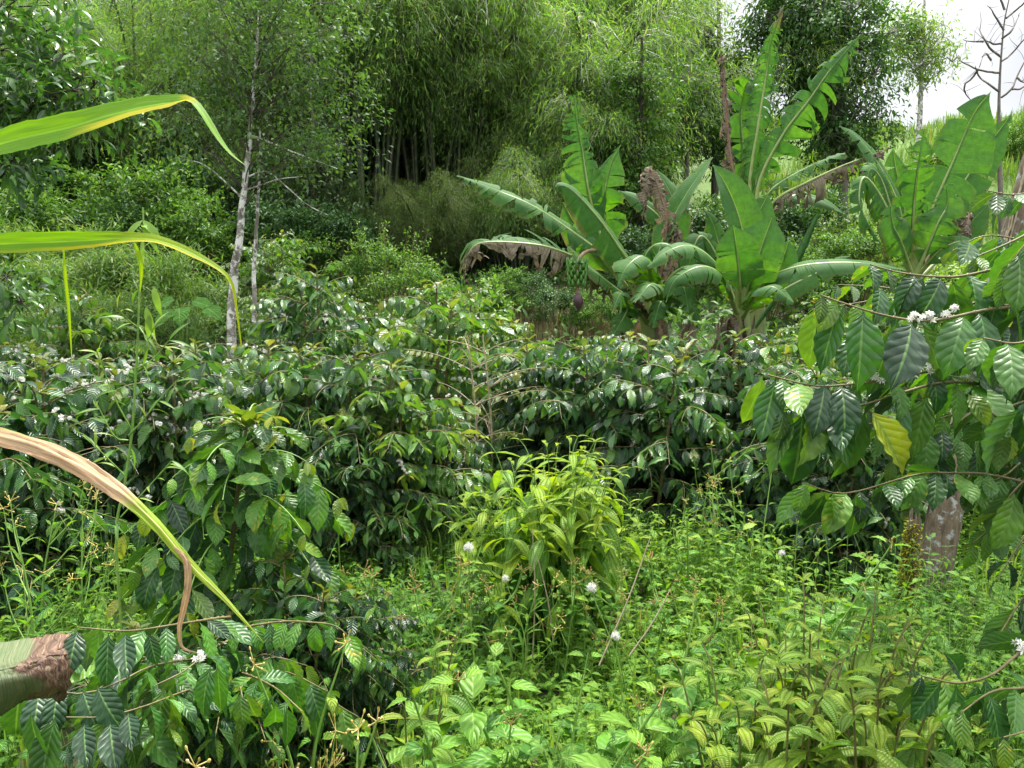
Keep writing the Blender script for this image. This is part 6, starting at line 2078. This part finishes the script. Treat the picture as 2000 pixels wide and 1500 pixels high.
# individually placed: (kind, u, v of its top, Y, label)
for kind, u, v, Y, lab in [
    ("puff", 943, 1068, 3.0, "tall weed with a white fluffy seed head at the left side of the yellow-green bush"),
    ("puff", 1186, 1166, 2.6, "weed topped by the largest white seed head, at the right foot of the yellow-green bush"),
    ("puff", 1244, 1246, 2.5, "weed with a white seed head standing lower than the largest one"),
    ("puff", 678, 1000, 3.6, "weed with a small white seed head in front of the coffee bushes left of centre"),
    ("puff", 1516, 1086, 3.4, "weed with a flattened white seed head right of the bright weeds"),
    ("puff", 998, 1142, 3.1, "thin weed with a tiny pale seed head in front of the yellow-green bush"),
    ("puff", 1487, 915, 4.2, "tall weed with fluffy seeds in front of the darkest coffee bush"),
    ("broad", 1000, 1230, 2.35, "weed with broad toothed leaves on a straight stem below the yellow-green bush"),
    ("broad", 850, 1330, 2.0, "tall broad-leaved weed left of the straight-stemmed one"),
    ("broad2", 940, 1290, 2.2, "broad-leaved weed with a large hanging leaf in the lower middle"),
    ("broad", 1120, 1290, 2.3, "broad-leaved weed in the lower middle, right of the straight-stemmed one"),
    ("broad2", 1200, 1360, 2.0, "broad-leaved weed with drooping leaves near the bottom edge right of the middle"),
    ("broad", 1340, 1180, 2.6, "tall leafy weed with an upright stem right of the white seed heads"),
    ("broad2", 1160, 1440, 1.8, "pale broad-leaved weed cut by the bottom edge right of the middle"),
    ("broad", 780, 1440, 1.8, "broad-leaved weed cut by the bottom edge left of the middle"),
    ("broad", 1530, 1200, 2.6, "tall weed with long pointed leaves on a thick stem left of the leaning trunk"),
    ("broad2", 1690, 1060, 3.2, "tall weed with a nodding bud and broad leaves in front of the mossy stump"),
    ("broad2", 1650, 1150, 3.0, "broad-leaved weed with a heart-shaped leaf in front of the dark gap by the stump"),
    ("tall", 1395, 870, 4.6, "tall flowering weed with yellowish buds in front of the dark coffee bushes"),
    ("tall", 1430, 900, 4.5, "tall thin weed with small yellow flower buds right of the darkest coffee bush"),
    ("tall", 1380, 930, 4.4, "tall leafy weed at the left of the yellow-budded ones"),
    ("tall", 1560, 1020, 4.0, "thin weed with pale buds in front of the dark gap by the stump"),
    ("tall", 1625, 1030, 3.9, "thin weed with pale buds nearest the mossy stump"),
    ("lance", 1330, 980, 4.4, "bright yellow-green weed with long leaves right of the yellow-green bush"),
    ("lance", 1400, 975, 4.3, "bright long-leaved weed in the middle of the bright clump"),
    ("lance", 1470, 965, 4.3, "bright long-leaved weed at the right of the bright clump"),
    ("yellow", 1350, 1010, 4.0, "glowing yellow-green weed in front of the bright clump"),
    ("yellow", 1440, 1000, 4.1, "glowing yellow-green weed under the tall budded weeds"),
    ("yellow", 1560, 1120, 3.4, "yellowish weed with narrow leaves left of the stump"),
    ("lance", 60, 990, 3.4, "bright long-leaved weed at the left edge above the folded leaf"),
    ("lance", 20, 1030, 3.1, "long-leaved green weed cut by the left edge"),
    ("lance", 130, 1010, 3.6, "long-leaved green weed left of the sapling"),
    ("round", 610, 1280, 2.1, "small weed with round yellowish leaves right of the sapling's foot"),
    ("round", 640, 1420, 1.75, "small yellowish weed with papery seed pods at the bottom left of the middle"),
    ("round", 400, 1440, 1.65, "small round-leaved weed below the lower left coffee twigs"),
    ("round", 545, 1240, 2.1, "weed with pale papery pods right of the tip of the dried blade"),
    ("round", 720, 1460, 1.7, "small round-leaved weed at the bottom edge left of the middle"),
    ("bushy", 960, 1125, 3.35, "bushy weed covering the left foot of the yellow-green bush"),
    ("lance", 1030, 1140, 3.2, "long-leaved weed in front of the foot of the yellow-green bush"),
    ("bushy", 1100, 1130, 3.3, "bushy weed in front of the middle of the yellow-green bush's foot"),
    ("tall", 1150, 1110, 3.35, "budded weed before the right half of the yellow-green bush's foot"),
    ("bushy", 1215, 1135, 3.3, "bushy weed covering the right foot of the yellow-green bush"),
    ("tall", 905, 1090, 3.4, "budded weed beside the left edge of the yellow-green bush"),
    ("bushy", 740, 1120, 3.0, "bushy weed with rusty flower heads left of the yellow-green bush"),
    ("bushy", 830, 1120, 2.9, "bushy weed with rusty buds just left of the yellow-green bush"),
    ("bushy", 1290, 1130, 3.0, "bushy weed just right of the yellow-green bush"),
    ("bushy", 1410, 1170, 2.8, "bushy weed with rusty buds in the right middle of the weed patch"),
]:
    h0 = {"broad": .62, "broad2": .50, "tall": .75, "lance": .55, "puff": .70, "bushy": .42, "yellow": .38, "round": .32}[kind]
    g = ground_at(u, Y)
    hh = float(at(u, v, Y)[2] - g[2])
    k = np.clip(hh / h0, .5, 2.2)
    WD[kind].put(g, rt.uniform(0, 6.28), (min(k, 1.25), min(k, 1.25), k), lab, WG)

# three bare dry stalks before the yellow-green bush
def dry_stalks():
    for a, b, lab in [((1040, 1290, 3.2), (1040, 1035, 3.2), "dry upright stalk in front of the yellow-green bush"),
                      ((1080, 1250, 3.3), (1050, 1090, 3.3), "shorter dry stalk leaning left in front of the yellow-green bush"),
                      ((1170, 1300, 2.9), (1270, 1050, 3.1), "dry stalk leaning right at the edge of the yellow-green bush"),
                      ((1230, 1280, 2.9), (1310, 1150, 3.0), "short dry stalk leaning right beyond the yellow-green bush")]:
        A_, B_ = at(*a), at(*b)
        mb = MB()
        tube(mb, smooth_path([A_ * [1, 1, 0] + [0, 0, float(gz(A_[0], A_[1]))] if False else A_, (A_ + B_) / 2 + np.array([.01, 0, 0]), B_], 12) - A_, [.0035, .003, .002], 6)
        o = mb.build("dry_stalk", M["dry_stem"], None, A_)
        tag(o, lab, "stalk", "dry stalks by the yellow-green bush")


dry_stalks()


def weed_cover():
    """the dense mat of small herbs, grass and seedlings: nobody could count it"""
    rng = np.random.default_rng(31)

    def spots(n, y0, y1, pw=1.0):
        y = y0 + (y1 - y0) * rng.random(n) ** pw
        x = rng.uniform(-1, 1, n) * (y * .70 + .5)
        return x, y
    cov = MB()
    # species: number, leaves per plant, leaf size, height range, templates, elevation
    for n, nl, ls, h0, h1, tm, e0, yg, y0, y1 in [
        (2800, 14, .075, .12, .44, T_WEED, .2, .15, 1.35, 7.0),
        (2000, 14, .085, .15, .46, T_WLANCE, .35, .2, 1.5, 7.5),
        (2800, 12, .05, .05, .34, T_WEED, .15, .3, 1.35, 5.5),
        (1400, 10, .10, .10, .38, T_WEED, .1, .1, 1.8, 7.0),
        (900, 12, .045, .22, .50, T_SMALL, .3, .5, 1.5, 5.0),
    ]:
        x, y = spots(n, y0, y1, 1.15)
        # tufts: leave some bare hollows
        dark = (x / y > -.66) & (x / y < -.17) & (y < 3.0) & (rng.random(n) < .85)
        dark |= (x / y > .36) & (x / y < .49) & (y > 3.75) & (rng.random(n) < .8)
        keep = ~dark & ((np.sin(x * 3.1 + 1.7 * np.sin(y * 2.3)) * np.cos(y * 3.7 + 1.1) + rng.normal(0, .5, n)) > -.75)
        x, y = x[keep], y[keep]
        n = len(x)
        H = 1.12 * rng.uniform(h0, h1, n) * (.78 + .35 * np.sin(x * 1.9 + 2 * np.sin(y * 1.4)))
        lx, ly = rng.normal(0, .18, n) * H, rng.normal(0, .18, n) * H
        z = gz(x, y)
        f = np.linspace(.12, 1, nl // 2)
        t = np.linspace(0, 1, 4)
        paths = np.stack([x[:, None] + lx[:, None] * t ** 1.5, y[:, None] + ly[:, None] * t ** 1.5, z[:, None] - .02 + H[:, None] * t], -1)
        tubes(cov, paths, .0028, .0012, 3, 1)
        pr = np.clip(.5 + .33 * np.sin(x * 2.3 + 1.2 + 2.2 * np.sin(y * 1.1)) + .22 * rng.normal(0, 1, n) + .12 * np.clip(x, -1, 1.5), 0, 1)
        az = rng.uniform(0, 6.28, n)
        for i, fi in enumerate(f):
            p = np.stack([x + lx * fi ** 1.5, y + ly * fi ** 1.5, z - .02 + H * fi], -1)
            az = az + math.pi / 2 + rng.normal(0, .3, n)
            for sg in (0, math.pi):
                D = np.stack([np.cos(az + sg), np.sin(az + sg), e0 + rng.normal(0, .35, n)], -1)
                s = ls * np.interp(fi, [0, .4, 1], [.8, 1, .55]) * rng.uniform(.6, 1.25, n)
                ag = yg * rng.random(n) * (fi > .7)
                scatter(cov, tm, p, D, np.array([0, 0, 1.0]) + rng.normal(0, .2, (n, 3)), s, np.clip(pr * .7 + rng.random(n) * .35, 0, 1), ag, rng=rng)
    o = cov.build("weeds", [M["weed"], M["green_stem"]])
    tag(o, "dense mat of small green weeds covering the ground", "weeds", kind="stuff")
    gr = MB()
    x, y = spots(1100, 1.4, 8.0, 1.1)
    m = 5
    n = len(x)
    P = np.stack([x, y, gz(x, y)], -1)
    P = np.repeat(P, m, 0) + rng.normal(0, .025, (n * m, 3)) * np.array([1, 1, .1])
    a = rng.uniform(0, 6.28, n * m)
    D = np.stack([np.cos(a) * .5, np.sin(a) * .5, rng.uniform(.7, 1.5, n * m)], -1)
    scatter(gr, T_BLADE, P, D, np.stack([np.cos(a), np.sin(a), .3 + 0 * a], -1), rng.uniform(.10, .32, n * m), None, (rng.random(n * m) < .08) * .8, rng=rng)
    o = gr.build("grass", M["grass"])
    tag(o, "thin green grass blades growing through the weeds", "grass", kind="stuff")
    # dry litter and seedlings under the bushes
    lt = MB()
    y = rng.uniform(1.2, 14, 2600)
    x = rng.uniform(-1, 1, 2600) * (y * .72 + .5)
    P = np.stack([x, y, gz(x, y) + rng.uniform(.004, .03, 2600)], -1)
    scatter(lt, T_COFFEE, P, rng.normal(0, 1, (2600, 3)) * np.array([1, 1, .15]), np.array([0, 0, 1.0]) + rng.normal(0, .3, (2600, 3)), rng.uniform(.06, .13, 2600), rng=rng)
    o = lt.build("leaf_litter", M["banana_dead"])
    tag(o, "dry brown fallen leaves on the soil", "leaf litter", kind="stuff")


weed_cover()


def slope_cover():
    rng = np.random.default_rng(41)
    # grass on the right-hand slope and the ridge
    gr = MB()
    n = 34000
    y = 19 + 27 * rng.random(n) ** .9
    x = y * rng.uniform(.26, .80, n)
    P = np.stack([x, y, gz(x, y)], -1)
    a = rng.uniform(0, 6.28, n)
    D = np.stack([np.cos(a) * .55, np.sin(a) * .55, rng.uniform(.6, 1.4, n)], -1)
    big = .75 + .5 * np.sin(x * 1.3 + np.sin(y * .9) * 2)
    scatter(gr, [leaf_t(3, 1, .07, "blade", 0, b, 0) for b in (.4, 1.0, 1.5)], P, D, np.stack([np.cos(a), np.sin(a), .3 + 0 * a], -1), rng.uniform(.35, .95, n) * big,
            np.clip(rng.random(n) * .6 + .25 * big, 0, 1), (rng.random(n) < .06) * .7, rng=rng)
    o = gr.build("grass", M["hill_grass"])
    tag(o, "long light green grass on the slope at the right", "grass", kind="stuff")
    # dry grass on the little bank below the bamboo
    dg = MB()
    n = 5200
    y = rng.uniform(14.2, 18.5, n)
    x = y * rng.uniform(-.06, .13, n)
    P = np.stack([x, y, gz(x, y)], -1)
    a = rng.uniform(0, 6.28, n)
    D = np.stack([np.cos(a) * .5, np.sin(a) * .5, rng.uniform(.6, 1.4, n)], -1)
    scatter(dg, [leaf_t(3, 1, .045, "blade", 0, b, 0) for b in (.4, 1.0, 1.5)], P, D, np.stack([np.cos(a), np.sin(a), .3 + 0 * a], -1), rng.uniform(.15, .42, n), rng=rng)
    o = dg.build("grass", M["dry_grass"])
    tag(o, "dry brownish grass on the bank below the bamboo", "grass", kind="stuff")
    # low undergrowth at the foot of the slope
    ug = MB()
    n = 26000
    y = rng.uniform(13.6, 26, n)
    x = y * rng.uniform(-.78, .62, n)
    ok = ~((x / y > -.05) & (x / y < .14) & (y < 18) & (rng.random(n) < .72))
    x, y = x[ok], y[ok]
    n = len(x)
    hgt = (.35 + .55 * np.clip(np.sin(x * 1.7 + 2 * np.sin(y * 1.1)) * np.cos(y * 1.9), 0, 1)) * rng.random(n) ** .7
    P = np.stack([x, y, gz(x, y) + hgt], -1)
    scatter(ug, T_TREE, P, rng.normal(0, .7, (n, 3)) + np.array([0, -.1, .1]), np.array([0, -.2, 1.0]) + rng.normal(0, .35, (n, 3)), rng.uniform(.10, .24, n), rng=rng)
    o = ug.build("undergrowth", M["tree_mid"])
    tag(o, "low leafy undergrowth covering the foot of the slope", "undergrowth", kind="stuff")


slope_cover()

# ------------------------------------------------------------------ light
SUN_EL, SUN_AZ = R(64), R(25)          # azimuth from straight ahead (+Y) towards the right
sd = Vector((math.sin(SUN_AZ) * math.cos(SUN_EL), math.cos(SUN_AZ) * math.cos(SUN_EL), math.sin(SUN_EL)))
ld = bpy.data.lights.new("sun", "SUN")
ld.energy = 3.9
ld.angle = R(8.0)
ld.color = (1.0, .95, .86)
lo = bpy.data.objects.new("sun", ld)
COL.objects.link(lo)
lo.rotation_euler = sd.to_track_quat("Z", "Y").to_euler()
lo.location = (0, 0, 30)

w = bpy.data.worlds.new("World")
sc.world = w
w.use_nodes = True
nt = w.node_tree
nt.nodes.clear()
out = nt.nodes.new("ShaderNodeOutputWorld")
bg = nt.nodes.new("ShaderNodeBackground")
sky = nt.nodes.new("ShaderNodeTexSky")
sky.sky_type = "NISHITA"
sky.sun_disc = False
sky.sun_elevation = SUN_EL
sky.sun_rotation = SUN_AZ
tc = nt.nodes.new("ShaderNodeTexCoord")
sep = nt.nodes.new("ShaderNodeSeparateXYZ")
nt.links.new(tc.outputs["Generated"], sep.inputs[0])
cr = nt.nodes.new("ShaderNodeValToRGB")
nt.links.new(sep.outputs[2], cr.inputs[0])
el = cr.color_ramp.elements
el[0].position, el[0].color = 0.0, (2.75, 2.8, 2.95, 1)
el[1].position, el[1].color = 1.0, (18, 18, 18, 1)
e = el.new(.28)
e.color = (4.3, 4.35, 4.45, 1)
e = el.new(.45)
e.color = (8.0, 8.1, 8.2, 1)
nz = nt.nodes.new("ShaderNodeTexNoise")
nz.inputs["Scale"].default_value = 3.2
nz.inputs["Detail"].default_value = 6
nt.links.new(tc.outputs["Generated"], nz.inputs["Vector"])
mr = nt.nodes.new("ShaderNodeMapRange")
nt.links.new(nz.outputs[0], mr.inputs[0])
mr.inputs[1].default_value, mr.inputs[2].default_value, mr.inputs[3].default_value, mr.inputs[4].default_value = .3, .7, .72, 1.3
vm = nt.nodes.new("ShaderNodeVectorMath")
vm.operation = "SCALE"
nt.links.new(cr.outputs[0], vm.inputs[0])
nt.links.new(mr.outputs[0], vm.inputs["Scale"])
mx = nt.nodes.new("ShaderNodeMix")
mx.data_type = "RGBA"
mx.inputs[0].default_value = .93
nt.links.new(sky.outputs[0], mx.inputs[6])
nt.links.new(vm.outputs[0], mx.inputs[7])
nt.links.new(mx.outputs[2], bg.inputs[0])
bg.inputs[1].default_value = .10
nt.links.new(bg.outputs[0], out.inputs[0])

sc.view_settings.view_transform = "Standard"
sc.view_settings.look = "None"
sc.view_settings.gamma = 1.0
sc.view_settings.exposure = 1.3
sc.view_settings.use_curve_mapping = False
cy = sc.cycles
cy.max_bounces = 6
cy.diffuse_bounces = 3
cy.glossy_bounces = 2
cy.transmission_bounces = 4
cy.transparent_max_bounces = 4
cy.caustics_reflective = False
cy.caustics_refractive = False
cy.sample_clamp_indirect = 4.0
cy.use_denoising = True
cy.denoiser = "OPENIMAGEDENOISE"
cy.denoising_input_passes = "RGB_ALBEDO_NORMAL"
cy.denoising_prefilter = "ACCURATE"
cy.blur_glossy = 1.0
